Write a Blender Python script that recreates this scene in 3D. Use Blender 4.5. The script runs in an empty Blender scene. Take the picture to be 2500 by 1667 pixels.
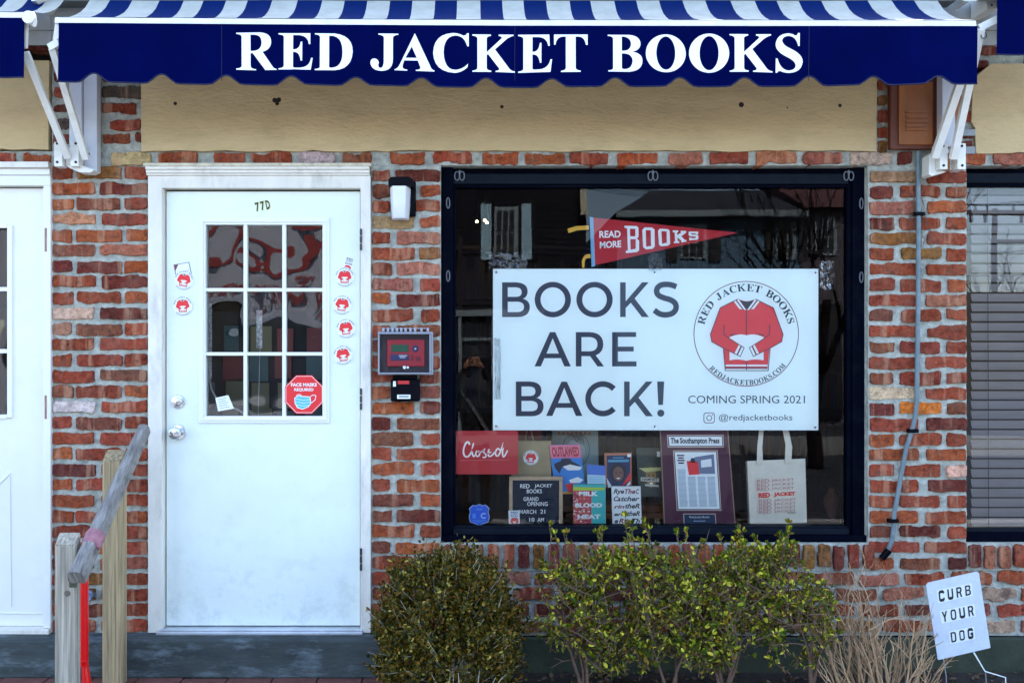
import bpy, bmesh, math, random
from mathutils import Vector, Matrix, noise
from mathutils.geometry import tessellate_polygon
R = math.radians
random.seed(7)
sc = bpy.context.scene

# ------------------------------------------------------------------ camera, light, exposure
PX, DIST, CX, CY, CZ = 526.0, 4.5, 1153.0, 876.0, 1.2529
cam_d = bpy.data.cameras.new('camera'); cam = bpy.data.objects.new('camera', cam_d)
sc.collection.objects.link(cam); sc.camera = cam
cam.location = (0, -DIST, CZ); cam.rotation_euler = (R(90), 0, 0)
cam_d.sensor_width = 36; cam_d.lens = 36*DIST/(2500/PX)
cam_d.shift_x = (1250-CX)/2500; cam_d.shift_y = (CY-833.5)/2500
cam_d.clip_start = 0.02; cam_d.clip_end = 1000

SUN_EL, SUN_AZ = 48.0, 12.0          # the sun stands behind the shop, a little to the right
world = bpy.data.worlds.new('World'); sc.world = world; world.use_nodes = True
nt = world.node_tree; nt.nodes.clear()
sky = nt.nodes.new('ShaderNodeTexSky'); sky.sky_type = 'NISHITA'; sky.sun_disc = False
sky.sun_elevation = R(SUN_EL); sky.sun_rotation = R(SUN_AZ); sky.air_density = 1.0; sky.dust_density = 1.6; sky.ozone_density = 1.0
bg = nt.nodes.new('ShaderNodeBackground'); bg.inputs['Strength'].default_value = 0.12
wo = nt.nodes.new('ShaderNodeOutputWorld')
nt.links.new(sky.outputs[0], bg.inputs[0]); nt.links.new(bg.outputs[0], wo.inputs[0])
sun_d = bpy.data.lights.new('sun', 'SUN'); sun_d.energy = 3.6; sun_d.angle = R(0.5); sun_d.color = (1, .95, .88)
sun = bpy.data.objects.new('sun', sun_d); sc.collection.objects.link(sun)
sd = Vector((math.sin(R(SUN_AZ))*math.cos(R(SUN_EL)), math.cos(R(SUN_AZ))*math.cos(R(SUN_EL)), math.sin(R(SUN_EL))))
sun.rotation_euler = sd.to_track_quat('Z', 'Y').to_euler(); sun.location = (3, 12, 14)
sc.view_settings.view_transform = 'Standard'; sc.view_settings.look = 'None'
sc.view_settings.exposure = 3.05; sc.view_settings.gamma = 1.0; sc.view_settings.use_curve_mapping = False
sc.cycles.use_denoising = True; sc.cycles.denoising_input_passes = 'RGB_ALBEDO_NORMAL'; sc.cycles.denoising_prefilter = 'ACCURATE'
sc.cycles.max_bounces = 8; sc.cycles.transparent_max_bounces = 16

# ------------------------------------------------------------------ helpers
def W(px, py, y=0.0):
    k = (DIST+y)/DIST/PX
    return Vector(((px-CX)*k, y, CZ+(CY-py)*k))
def X(px, y=0.0): return W(px, 0, y).x
def Z(py, y=0.0): return W(0, py, y).z
def S(c):                                     # sRGB 0-255 -> linear
    return tuple((v/255/12.92 if v/255 <= .04045 else ((v/255+.055)/1.055)**2.4) for v in c)+(1,)

MATS = {}
def mat(name, col=(.5,.5,.5), rough=.6, metal=0, spec=.5, var=0, vscale=8, bump=0, bscale=60, stretch=(1,1,1),
        dirt=None, dirt_amt=0, dscale=3, emit=None, estr=0, coat=0, island=0, trans=0):
    if name in MATS: return MATS[name]
    m = bpy.data.materials.new(name); m.use_nodes = True; n = m.node_tree.nodes; l = m.node_tree.links
    b = n['Principled BSDF']; MATS[name] = m
    b.inputs['Roughness'].default_value = rough; b.inputs['Metallic'].default_value = metal
    b.inputs['Specular IOR Level'].default_value = spec
    b.inputs['Coat Weight'].default_value = coat
    b.inputs['Transmission Weight'].default_value = trans
    c4 = tuple(col[:3])+(1,)
    b.inputs['Base Color'].default_value = c4
    m.diffuse_color = c4
    if var or bump or dirt_amt or island:
        tc = n.new('ShaderNodeTexCoord'); mp = n.new('ShaderNodeMapping'); mp.inputs['Scale'].default_value = stretch
        l.new(tc.outputs['Object'], mp.inputs[0]); last = None
        rgb = n.new('ShaderNodeRGB'); rgb.outputs[0].default_value = c4; last = rgb.outputs[0]
        if var:
            nz = n.new('ShaderNodeTexNoise'); nz.inputs['Scale'].default_value = vscale; nz.inputs['Detail'].default_value = 8
            nz.inputs['Roughness'].default_value = .65
            l.new(mp.outputs[0], nz.inputs[0])
            mr = n.new('ShaderNodeMapRange'); mr.inputs[1].default_value = .3; mr.inputs[2].default_value = .7
            mr.inputs[3].default_value = 1-var; mr.inputs[4].default_value = 1+var*.8
            l.new(nz.outputs[0], mr.inputs[0])
            mx = n.new('ShaderNodeMix'); mx.data_type = 'RGBA'; mx.blend_type = 'MULTIPLY'; mx.inputs[0].default_value = 1
            l.new(last, mx.inputs[6]); l.new(mr.outputs[0], mx.inputs[7]); last = mx.outputs[2]
        if island:
            g = n.new('ShaderNodeNewGeometry'); mr = n.new('ShaderNodeMapRange'); mr.inputs[3].default_value = 1-island; mr.inputs[4].default_value = 1+island
            l.new(g.outputs['Random Per Island'], mr.inputs[0])
            mx = n.new('ShaderNodeMix'); mx.data_type = 'RGBA'; mx.blend_type = 'MULTIPLY'; mx.inputs[0].default_value = 1
            l.new(last, mx.inputs[6]); l.new(mr.outputs[0], mx.inputs[7]); last = mx.outputs[2]
        if dirt_amt:
            nz = n.new('ShaderNodeTexNoise'); nz.inputs['Scale'].default_value = dscale; nz.inputs['Detail'].default_value = 10; nz.inputs['Roughness'].default_value = .75
            l.new(mp.outputs[0], nz.inputs[0])
            mr = n.new('ShaderNodeMapRange'); mr.inputs[1].default_value = .5; mr.inputs[2].default_value = .72; mr.inputs[3].default_value = 0; mr.inputs[4].default_value = dirt_amt
            l.new(nz.outputs[0], mr.inputs[0])
            mx = n.new('ShaderNodeMix'); mx.data_type = 'RGBA'
            l.new(mr.outputs[0], mx.inputs[0]); l.new(last, mx.inputs[6]); mx.inputs[7].default_value = tuple(dirt[:3])+(1,); last = mx.outputs[2]
        l.new(last, b.inputs['Base Color'])
        if bump:
            nb = n.new('ShaderNodeTexNoise'); nb.inputs['Scale'].default_value = bscale; nb.inputs['Detail'].default_value = 8; nb.inputs['Roughness'].default_value = .6
            l.new(mp.outputs[0], nb.inputs[0]); bp = n.new('ShaderNodeBump'); bp.inputs['Strength'].default_value = bump; bp.inputs['Distance'].default_value = .01
            l.new(nb.outputs[0], bp.inputs['Height']); l.new(bp.outputs[0], b.inputs['Normal'])
    if emit:
        b.inputs['Emission Color'].default_value = tuple(emit[:3])+(1,); b.inputs['Emission Strength'].default_value = estr
    return m

def glass_mat(name, refl=.085, wob=0, wscale=4, tint=(1,1,1), rough=0.0):
    m = bpy.data.materials.new(name); m.use_nodes = True; n = m.node_tree.nodes; l = m.node_tree.links
    n.clear(); MATS[name] = m
    o = n.new('ShaderNodeOutputMaterial'); t = n.new('ShaderNodeBsdfTransparent'); g = n.new('ShaderNodeBsdfGlossy'); mx = n.new('ShaderNodeMixShader')
    t.inputs[0].default_value = tuple(tint)+(1,); g.inputs['Roughness'].default_value = rough
    fr = n.new('ShaderNodeFresnel'); fr.inputs[0].default_value = 1.5
    mr = n.new('ShaderNodeMapRange'); mr.inputs[1].default_value = .04; mr.inputs[2].default_value = 1; mr.inputs[3].default_value = refl; mr.inputs[4].default_value = 1
    l.new(fr.outputs[0], mr.inputs[0]); l.new(mr.outputs[0], mx.inputs[0]); l.new(t.outputs[0], mx.inputs[1]); l.new(g.outputs[0], mx.inputs[2]); l.new(mx.outputs[0], o.inputs[0])
    if wob:
        tc = n.new('ShaderNodeTexCoord'); nz = n.new('ShaderNodeTexNoise'); nz.inputs['Scale'].default_value = wscale; nz.inputs['Detail'].default_value = 1.5
        bp = n.new('ShaderNodeBump'); bp.inputs['Strength'].default_value = 1; bp.inputs['Distance'].default_value = wob
        l.new(tc.outputs['Object'], nz.inputs[0]); l.new(nz.outputs[0], bp.inputs['Height']); l.new(bp.outputs[0], g.inputs['Normal'])
    return m

class MB:
    def __init__(s): s.v = []; s.f = []; s.m = []; s.mats = []; s.cur = 0
    def use(s, m):
        if m not in s.mats: s.mats.append(m)
        s.cur = s.mats.index(m); return s
    def add(s, vs, fs):
        o = len(s.v); s.v += [Vector(p) for p in vs]
        for f in fs: s.f.append([i+o for i in f]); s.m.append(s.cur)
        return s
    def box(s, x0, x1, y0, y1, z0, z1, bev=0):
        if x0 > x1: x0, x1 = x1, x0
        if y0 > y1: y0, y1 = y1, y0
        if z0 > z1: z0, z1 = z1, z0
        bm = bmesh.new(); r = bmesh.ops.create_cube(bm, size=1)
        for v in r['verts']: v.co = Vector(((x0+x1)/2+v.co.x*(x1-x0), (y0+y1)/2+v.co.y*(y1-y0), (z0+z1)/2+v.co.z*(z1-z0)))
        if bev:
            bev = min(bev, .4*min(x1-x0, y1-y0, z1-z0))
            bmesh.ops.bevel(bm, geom=bm.edges[:], offset=bev, segments=2, affect='EDGES', profile=.5)
        return s.take(bm)
    def take(s, bm, M=None):
        bm.verts.index_update()
        vs = [(M @ v.co) if M else v.co.copy() for v in bm.verts]; fs = [[v.index for v in f.verts] for f in bm.faces]
        bm.free(); return s.add(vs, fs)
    def prism(s, poly, y0, y1):               # poly: [(x,z)]
        n = len(poly); vs = [(x, y0, z) for x, z in poly]+[(x, y1, z) for x, z in poly]
        fs = [list(range(n)), list(range(2*n-1, n-1, -1))]+[[i, i+n, (i+1) % n+n, (i+1) % n] for i in range(n)]
        return s.add(vs, fs)
    def tube(s, pts, r, n=8, caps=True, flat=1.0):
        pts = [Vector(p) for p in pts]; rs = r if isinstance(r, (list, tuple)) else [r]*len(pts)
        vs = []; fs = []; prev = None
        for i, p in enumerate(pts):
            a = pts[max(i-1, 0)]; b = pts[min(i+1, len(pts)-1)]; t = (b-a).normalized() if (b-a).length > 0 else Vector((0, 0, 1))
            if prev is None:
                up = Vector((0, 1, 0)) if abs(t.y) < .9 else Vector((1, 0, 0)); u = t.cross(up).normalized()
            else: u = (prev-t*prev.dot(t)).normalized()
            prev = u; w = t.cross(u)
            for k in range(n):
                a_ = 2*math.pi*k/n; vs.append(p+(u*math.cos(a_)+w*math.sin(a_)*flat)*rs[i])
        for i in range(len(pts)-1):
            for k in range(n): fs.append([i*n+k, i*n+(k+1) % n, (i+1)*n+(k+1) % n, (i+1)*n+k])
        if caps: fs.append(list(range(n))[::-1]); fs.append([(len(pts)-1)*n+k for k in range(n)])
        return s.add(vs, fs)
    def bar(s, a, b, w, h, up=(0, 0, 1)):       # rectangular bar between two points
        a = Vector(a); b = Vector(b); t = (b-a).normalized(); u = t.cross(Vector(up)).normalized(); v = u.cross(t)
        vs = [p+u*i*w/2+v*j*h/2 for p in (a, b) for i, j in ((-1, -1), (1, -1), (1, 1), (-1, 1))]
        return s.add(vs, [[0, 1, 2, 3], [7, 6, 5, 4], [0, 4, 5, 1], [1, 5, 6, 2], [2, 6, 7, 3], [3, 7, 4, 0]])
    def lathe(s, c, axis, prof, n=24):           # prof [(r, t)] along axis
        c = Vector(c); t = Vector(axis).normalized(); up = Vector((0, 0, 1)) if abs(t.z) < .9 else Vector((1, 0, 0)); u = t.cross(up).normalized(); w = t.cross(u)
        vs = []; fs = []
        for r, h in prof:
            for k in range(n): a = 2*math.pi*k/n; vs.append(c+t*h+(u*math.cos(a)+w*math.sin(a))*r)
        for i in range(len(prof)-1):
            for k in range(n): fs.append([i*n+k, i*n+(k+1) % n, (i+1)*n+(k+1) % n, (i+1)*n+k])
        fs.append(list(range(n))); fs.append([(len(prof)-1)*n+k for k in range(n)][::-1])
        return s.add(vs, fs)
    def sphere(s, c, r, seg=16, ring=10, sc3=(1, 1, 1)):
        bm = bmesh.new(); bmesh.ops.create_uvsphere(bm, u_segments=seg, v_segments=ring, radius=r)
        return s.take(bm, Matrix.Translation(Vector(c)) @ Matrix.Diagonal((*sc3, 1)))
    def build(s, name, m=None, parent=None, off=None, smooth=False, kind=None, label=None):
        me = bpy.data.meshes.new(name)
        if off is None: off = Vector(parent['_o']) if parent is not None and '_o' in parent else Vector((0, 0, 0))
        me.from_pydata([v-off for v in s.v], [], s.f); 
        ms = s.mats or [m]
        for k in ms: me.materials.append(k)
        if s.mats:
            me.polygons.foreach_set('material_index', s.m)
        bm = bmesh.new(); bm.from_mesh(me); bmesh.ops.recalc_face_normals(bm, faces=bm.faces[:]); bm.to_mesh(me); bm.free()
        if smooth:
            me.polygons.foreach_set('use_smooth', [True]*len(me.polygons))
            try: me.set_sharp_from_angle(angle=R(40))
            except Exception: pass
        o = bpy.data.objects.new(name, me); sc.collection.objects.link(o)
        if parent is not None: o.parent = parent; o['_o'] = tuple(off)
        else: o.location = off
        if kind: o['kind'] = kind
        if label: o['label'] = label
        return o

def thing(name, label, cat, loc, group=None):
    o = bpy.data.objects.new(name, None); sc.collection.objects.link(o); o.empty_display_size = .05
    o.location = loc; o['_o'] = tuple(loc); o['label'] = label; o['category'] = cat
    if group: o['group'] = group
    return o
def struct(mb, name, m): return mb.build(name, m, kind='structure')

# ---- flat artwork: SVG-like outlines turned into thin print
def path(d):
    import re
    tk = re.findall(r'[MLQCZ]|-?\d+\.?\d*', d); loops = []; cur = []; i = 0; cmd = None
    def num():
        nonlocal i; v = float(tk[i]); i += 1; return v
    while i < len(tk):
        if tk[i] in 'MLQCZ': cmd = tk[i]; i += 1
        if cmd == 'Z':
            if cur: loops.append(cur)
            cur = []; continue
        if cmd == 'M':
            if cur: loops.append(cur)
            cur = [(num(), num())]; cmd = 'L'
        elif cmd == 'L': cur.append((num(), num()))
        elif cmd == 'Q':
            x0, y0 = cur[-1]; x1, y1, x2, y2 = num(), num(), num(), num()
            for k in range(1, 7):
                t = k/6; cur.append(((1-t)**2*x0+2*t*(1-t)*x1+t*t*x2, (1-t)**2*y0+2*t*(1-t)*y1+t*t*y2))
    if cur: loops.append(cur)
    return loops
def ell(cx, cy, rx, ry=None, n=40, a0=0, a1=360):
    ry = ry or rx
    return [(cx+rx*math.cos(R(a0+(a1-a0)*k/n)), cy+ry*math.sin(R(a0+(a1-a0)*k/n))) for k in range(n if a1-a0 == 360 else n+1)]
def rect(x0, y0, x1, y1): return [(x0, y0), (x1, y0), (x1, y1), (x0, y1)]
def rrect(x0, y0, x1, y1, r, n=5):
    o = []
    for cx, cy, a in ((x1-r, y1-r, 0), (x0+r, y1-r, 90), (x0+r, y0+r, 180), (x1-r, y0+r, 270)):
        o += [(cx+r*math.cos(R(a+90*k/n)), cy+r*math.sin(R(a+90*k/n))) for k in range(n+1)]
    return o
def stroke(pts, w, closed=False):
    n = len(pts); L = []; Rr = []
    for i in range(n):
        a = pts[(i-1) % n] if closed or i > 0 else pts[i]; b = pts[(i+1) % n] if closed or i < n-1 else pts[i]; p = pts[i]
        d1 = Vector((p[0]-a[0], p[1]-a[1])); d2 = Vector((b[0]-p[0], b[1]-p[1]))
        if d1.length < 1e-9: d1 = d2
        if d2.length < 1e-9: d2 = d1
        d1.normalize(); d2.normalize(); t = (d1+d2)
        t = t.normalized() if t.length > 1e-6 else d1
        nn = Vector((-t.y, t.x)); k = 1/max(.45, nn.dot(Vector((-d1.y, d1.x))))
        ww = (w[i] if isinstance(w, (list, tuple)) else w)/2*k
        L.append((p[0]+nn.x*ww, p[1]+nn.y*ww)); Rr.append((p[0]-nn.x*ww, p[1]-nn.y*ww))
    if closed: return [L, Rr]
    return [L+Rr[::-1]]
_fc = {}
def text_tris(s, bold=0.0, shear=0.0):
    key = (s, bold, shear)
    if key in _fc: return _fc[key]
    cu = bpy.data.curves.new('t', 'FONT'); cu.body = s; cu.offset = bold; cu.shear = shear; cu.resolution_u = 3; cu.space_word = 1
    ob = bpy.data.objects.new('t', cu); sc.collection.objects.link(ob)
    dg = bpy.context.evaluated_depsgraph_get(); me = bpy.data.meshes.new_from_object(ob.evaluated_get(dg))
    vs = [(v.co.x, v.co.y) for v in me.vertices]; fs = [list(p.vertices) for p in me.polygons]
    bpy.data.objects.remove(ob); bpy.data.curves.remove(cu); bpy.data.meshes.remove(me)
    xs = [v[0] for v in vs] or [0, 1]; ys = [v[1] for v in vs] or [0, 1]
    x0, x1, y0, y1 = min(xs), max(xs), min(ys), max(ys)
    r = ([((x-x0)/(x1-x0), 1-(y-y0)/(y1-y0)) for x, y in vs], fs); _fc[key] = r; return r

class Art:
    """flat print: outlines in pixel units of a traced region, laid on a plane as thin layers"""
    def __init__(s, fn, step=.0006): s.mb = MB(); s.fn = fn; s.step = step
    def put(s, loops, m, k=1, T=None):
        if loops and isinstance(loops[0][0], (int, float)): loops = [loops]
        if T: loops = [[T(*p) for p in lp] for lp in loops]
        vl = [[Vector((p[0], p[1], 0)) for p in lp] for lp in loops]
        tris = tessellate_polygon(vl); flat = [p for lp in loops for p in lp]
        s.mb.use(m); s.mb.add([s.fn(p[0], p[1])+Vector((0, -s.step*k, 0)) for p in flat], [list(t) for t in tris]); return s
    def text(s, t, x0, y0, x1, y1, m, k=2, bold=0., shear=0., T=None):
        vs, fs = text_tris(t, bold, shear)
        P = [(x0+u*(x1-x0), y0+v*(y1-y0)) for u, v in vs]
        if T: P = [T(*p) for p in P]
        s.mb.use(m); s.mb.add([s.fn(*p)+Vector((0, -s.step*k, 0)) for p in P], fs); return s
    def build(s, name, parent, label=None): return s.mb.build(name, None, parent, label=label)
def region(x0, y0, scale): return lambda u, v: (x0+u/scale, y0+v/scale)
def rot(cx, cy, a, sx=1, sy=None):
    sy = sy or sx; c, q = math.cos(R(a)), math.sin(R(a))
    return lambda u, v: (cx+(u*sx)*c-(v*sy)*q, cy+(u*sx)*q+(v*sy)*c)
def bilin(TL, TR, BR, BL):
    return lambda u, v: tuple(TL[i]*(1-u)*(1-v)+TR[i]*u*(1-v)+BR[i]*u*v+BL[i]*(1-u)*v for i in (0, 1))

# ------------------------------------------------------------------ materials
white_door = mat('door_paint', (.80,.85,.78), .38, var=.05, vscale=2.5, bump=.04, bscale=25, dirt=(.45,.47,.42), dirt_amt=.18, dscale=2.2)
def grime(m, z1, amt, col, scale):
    n = m.node_tree.nodes; l = m.node_tree.links; b = n['Principled BSDF']; src = b.inputs['Base Color'].links[0].from_socket
    tc = n.new('ShaderNodeTexCoord'); sp = n.new('ShaderNodeSeparateXYZ'); l.new(tc.outputs['Object'], sp.inputs[0])
    g = n.new('ShaderNodeMapRange'); g.inputs[1].default_value = z1; g.inputs[2].default_value = 0; g.inputs[3].default_value = .12; g.inputs[4].default_value = 1; l.new(sp.outputs[2], g.inputs[0])
    nz = n.new('ShaderNodeTexNoise'); nz.inputs['Scale'].default_value = scale; nz.inputs['Detail'].default_value = 12; nz.inputs['Roughness'].default_value = .8; l.new(tc.outputs['Object'], nz.inputs[0])
    r1 = n.new('ShaderNodeMapRange'); r1.inputs[1].default_value = .48; r1.inputs[2].default_value = .68; r1.inputs[4].default_value = amt; l.new(nz.outputs[0], r1.inputs[0])
    mu = n.new('ShaderNodeMath'); mu.operation = 'MULTIPLY'; l.new(g.outputs[0], mu.inputs[0]); l.new(r1.outputs[0], mu.inputs[1])
    mx = n.new('ShaderNodeMix'); mx.data_type = 'RGBA'; l.new(mu.outputs[0], mx.inputs[0]); l.new(src, mx.inputs[6]); mx.inputs[7].default_value = col+(1,); l.new(mx.outputs[2], b.inputs['Base Color'])
grime(white_door, .42, .5, (.36,.42,.42), 9)
white_door2 = mat('neighbour_door_paint', (.80,.78,.72), .4, var=.05, vscale=2.5, dirt=(.5,.48,.44), dirt_amt=.2, dscale=3)
white_trim = mat('old_trim_paint', (.78,.72,.62), .5, var=.1, vscale=12, bump=.15, bscale=40, dirt=(.22,.19,.16), dirt_amt=.4, dscale=9, stretch=(1,1,.35))
white_metal = mat('white_powder_coat', (.76,.73,.66), .4, var=.06, vscale=20, dirt=(.35,.28,.2), dirt_amt=.3, dscale=12)
cream_trim = mat('cream_drip_edge', (.66,.58,.42), .6, var=.25, vscale=25, dirt=(.15,.12,.08), dirt_amt=.6, dscale=18)
muntin_m = mat('muntin_plastic', (.84,.84,.78), .35)
mortar_m = mat('mortar', (.44,.44,.375), .95, spec=.2, var=.35, vscale=30, bump=1, bscale=60, dirt=(.09,.10,.085), dirt_amt=.6, dscale=6)
stucco_m = mat('ochre_stucco', (.60,.435,.23), .9, spec=.1, var=.10, vscale=3, bump=.7, bscale=26, stretch=(1,1,2.6), dirt=(.34,.26,.15), dirt_amt=.4, dscale=5)
navy = mat('navy_canvas', (.0002,.0020,.043), .9, spec=.02, var=.25, vscale=3, bump=.15, bscale=5)
navy_edge = mat('navy_piping', (.002,.004,.04), .8)
blue_stripe = mat('blue_stripe_canvas', (.0008,.011,.075), .9, spec=.05, var=.1, vscale=8)
white_stripe = mat('white_stripe_canvas', (.37,.36,.31), .8, spec=.2, var=.16, vscale=14, dirt=(.33,.36,.34), dirt_amt=.5, dscale=7)
sign_white = mat('white_vinyl', (.84,.86,.82), .5)
frame_m = mat('window_frame_bronze', (.0012,.002,.007), .6, spec=.02, var=.2, vscale=10, dirt=(.02,.02,.025), dirt_amt=.3, dscale=6)
frame_hi = mat('window_header_metal', (.006,.009,.015), .55, spec=.06, var=.25, vscale=14)
black_pl = mat('black_plastic', (.0012,.0012,.004), .5, spec=.08)
black_m = mat('black_print', (.008,.012,.03), .5)
red_print = mat('red_print', (.80,.022,.024), .5)
maroon_print = mat('maroon_print', (.22,.02,.05), .5)
pink_print = mat('pink_print', (.60,.25,.25), .6)
glass_w = glass_mat('shop_glass', .025, wob=.0004, wscale=2.5)
glass_d = glass_mat('door_glass', .065, wob=.007, wscale=3.0)
glass_r = glass_mat('blind_window_glass', .065, wob=.0002, wscale=3)
clear_box = glass_mat('clear_polycarbonate', .02, wob=.002, wscale=20, tint=(.95,.95,.97), rough=.15)
film_m = glass_mat('wrinkled_clear_film', .09, wob=.01, wscale=40, tint=(.93,.95,.97), rough=.1)
chrome = mat('satin_nickel', (.62,.63,.66), .22, metal=1)
galv = mat('blue_grey_conduit_paint', (.13,.18,.20), .5, metal=.1, var=.2, vscale=20, dirt=(.4,.42,.42), dirt_amt=.4, dscale=15)
dark_hole = mat('dark_hole', (.02,.012,.01), .9)
pale_wood = mat('fresh_pressure_treated_wood', (.42,.31,.17), .8, spec=.2, var=.6, vscale=7, bump=.6, bscale=12, stretch=(14,14,.35), dirt=(.13,.10,.08), dirt_amt=.9, dscale=2.2)
grey_wood = mat('weathered_grey_wood', (.42,.36,.28), .85, spec=.2, var=.6, vscale=7, bump=.6, bscale=12, stretch=(14,14,.35), dirt=(.14,.12,.10), dirt_amt=.5, dscale=3)
rail_wood = mat('silvered_rail_wood', (.25,.225,.20), .8, spec=.2, var=.55, vscale=9, bump=.6, bscale=20, stretch=(10,1.2,1.6), dirt=(.50,.47,.44), dirt_amt=.55, dscale=5)
concrete = mat('painted_concrete', (.060,.070,.068), .85, spec=.15, var=.4, vscale=5, bump=.5, bscale=35, stretch=(.5,1,1.6), dirt=(.20,.25,.27), dirt_amt=.9, dscale=7)
concrete_g = mat('mossy_foundation', (.055,.065,.045), .9, spec=.2, var=.35, vscale=4, bump=.5, bscale=30, dirt=(.035,.045,.02), dirt_amt=.7, dscale=3)

def brick_material():
    m = bpy.data.materials.new('fired_brick'); m.use_nodes = True; n = m.node_tree.nodes; l = m.node_tree.links; b = n['Principled BSDF']
    b.inputs['Roughness'].default_value = .9; b.inputs['Specular IOR Level'].default_value = .2
    oi = n.new('ShaderNodeObjectInfo'); tc = n.new('ShaderNodeTexCoord'); ad = n.new('ShaderNodeVectorMath'); ad.operation = 'ADD'
    sc_ = n.new('ShaderNodeVectorMath'); sc_.operation = 'SCALE'; sc_.inputs['Scale'].default_value = 40
    cb = n.new('ShaderNodeCombineXYZ'); l.new(oi.outputs['Random'], cb.inputs[0]); l.new(oi.outputs['Random'], cb.inputs[2]); l.new(cb.outputs[0], sc_.inputs[0])
    l.new(tc.outputs['Object'], ad.inputs[0]); l.new(sc_.outputs[0], ad.inputs[1])
    def nz(scale, st=(1,1,1), det=6, ro=.6):
        mp = n.new('ShaderNodeMapping'); mp.inputs['Scale'].default_value = st; l.new(ad.outputs[0], mp.inputs[0])
        t = n.new('ShaderNodeTexNoise'); t.inputs['Scale'].default_value = scale; t.inputs['Detail'].default_value = det; t.inputs['Roughness'].default_value = ro
        l.new(mp.outputs[0], t.inputs[0]); return t.outputs[0]
    def rng(src, a, b_, c, d):
        r = n.new('ShaderNodeMapRange'); r.inputs[1].default_value = a; r.inputs[2].default_value = b_; r.inputs[3].default_value = c; r.inputs[4].default_value = d; l.new(src, r.inputs[0]); return r.outputs[0]
    def mix(f, a, b_, bt='MIX'):
        x = n.new('ShaderNodeMix'); x.data_type = 'RGBA'; x.blend_type = bt
        if isinstance(f, float): x.inputs[0].default_value = f
        else: l.new(f, x.inputs[0])
        for s_, v in ((6, a), (7, b_)):
            if isinstance(v, tuple): x.inputs[s_].default_value = v
            else: l.new(v, x.inputs[s_])
        return x.outputs[2]
    c = mix(1., oi.outputs['Color'], rng(nz(42,det=10,ro=.8), .32, .68, .35, 1.7), 'MULTIPLY')
    c = mix(rng(nz(15, (1,1,.10), 4), .54, .62, 0, .65), c, mix(.5, oi.outputs['Color'], (.75,.42,.25,1)))      # kiln flash bands
    c = mix(rng(nz(16,det=9,ro=.7), .52, .64, 0, .8), c, mix(1., c, (.35,.30,.32,1), 'MULTIPLY'))                     # dark burnt patches
    c = mix(rng(nz(30, det=10, ro=.85), .60, .70, 0, .75), c, (.50,.42,.36,1))                                # lime flecks
    c = mix(rng(nz(9, det=8, ro=.75), .45, .65, 0, .20), c, (.45,.25,.17,1))   # dusty bloom
    l.new(c, b.inputs['Base Color'])
    bp = n.new('ShaderNodeBump'); bp.inputs['Strength'].default_value = 1; bp.inputs['Distance'].default_value = .012
    l.new(nz(60, det=9, ro=.7), bp.inputs['Height']); l.new(bp.outputs[0], b.inputs['Normal'])
    return m
brick_m = brick_material()

# ------------------------------------------------------------------ ground, street
struct(MB().box(-60, 60, -90, 30, -.50, -.34), 'ground', mat('asphalt', (.026,.028,.036), .9, var=.2, vscale=3, bump=.3, bscale=80))
struct(MB().box(-30, 30, -3.9, -.55, -.34, -.19), 'pavement', mat('pavement_concrete', (.20,.20,.19), .9, var=.15, vscale=2, bump=.2, bscale=60))
struct(MB().box(-30, 30, -4.06, -3.902, -.34, -.188, .01), 'kerb', mat('kerb_granite', (.36,.35,.34), .8, var=.2, vscale=9))
struct(MB().box(-30, 30, -13.6, -11.4, -.34, -.19), 'far_pavement', MATS['pavement_concrete'])

# ------------------------------------------------------------------ brickwork
RED, ORG, DRK, BRN, PNK, CRM, WHT, MOT, OCH = (.27,.050,.022), (.33,.068,.021), (.13,.023,.015), (.20,.056,.028), (.34,.105,.060), (.60,.42,.22), (.46,.37,.29), (.07,.05,.035), (.21,.085,.02)
def brick_mesh(w, h, depth=.10, rag=1.0):
    vs = []; fs = []; n = 0; pts = []
    ex, ez = w/2, h/2; cr = min(.006, h*.15)*random.uniform(.5, 1.6)
    nx = max(5, int(w/.014)); nz_ = 4
    def side(x0, z0, x1, z1, k):
        for i in range(k): t = i/k; pts.append((x0+(x1-x0)*t, z0+(z1-z0)*t))
    side(-ex+cr, -ez, ex-cr, -ez, nx); side(ex-cr, -ez, ex, -ez+cr, 1); side(ex, -ez+cr, ex, ez-cr, nz_); side(ex, ez-cr, ex-cr, ez, 1)
    side(ex-cr, ez, -ex+cr, ez, nx); side(-ex+cr, ez, -ex, ez-cr, 1); side(-ex, ez-cr, -ex, -ez+cr, nz_); side(-ex, -ez+cr, -ex+cr, -ez, 1)
    sd_ = random.uniform(0, 100); big = rag*random.choice((.5, .8, 1, 1, 1.7))
    bend = random.uniform(-.003, .003)*rag
    P = []
    for x, z in pts:
        q = Vector((x*14+sd_, 0, z*16+sd_)); q2 = Vector((x*95+sd_, 0, z*95)); P.append((x+noise.noise(q)*.004*rag+noise.noise(q2)*.0022*rag, z+noise.noise(q+Vector((9, 3, 0)))*.007*big+noise.noise(q2+Vector((5, 5, 5)))*.0042*rag+bend*(1-(x/ex)**2)))
    m = len(P); pr = random.uniform(-.003, .004)
    for ins, y in ((0, depth), (0, .003), (.0008, -.004+pr*.6), (.0030, -.0052+pr)):
        for x, z in P:
            sx = max(0, 1-ins/ex); sz = max(0, 1-ins/ez); vs.append((x*sx, y, z*sz))
    for r_ in range(3):
        for i in range(m): fs.append([r_*m+i, r_*m+(i+1) % m, (r_+1)*m+(i+1) % m, (r_+1)*m+i])
    fs.append([3*m+i for i in range(m)])
    return vs, fs
def pick():
    return random.choices((RED, ORG, DRK, BRN, PNK, OCH), (58, 17, 8, 12, 4, 1))[0]
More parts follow.
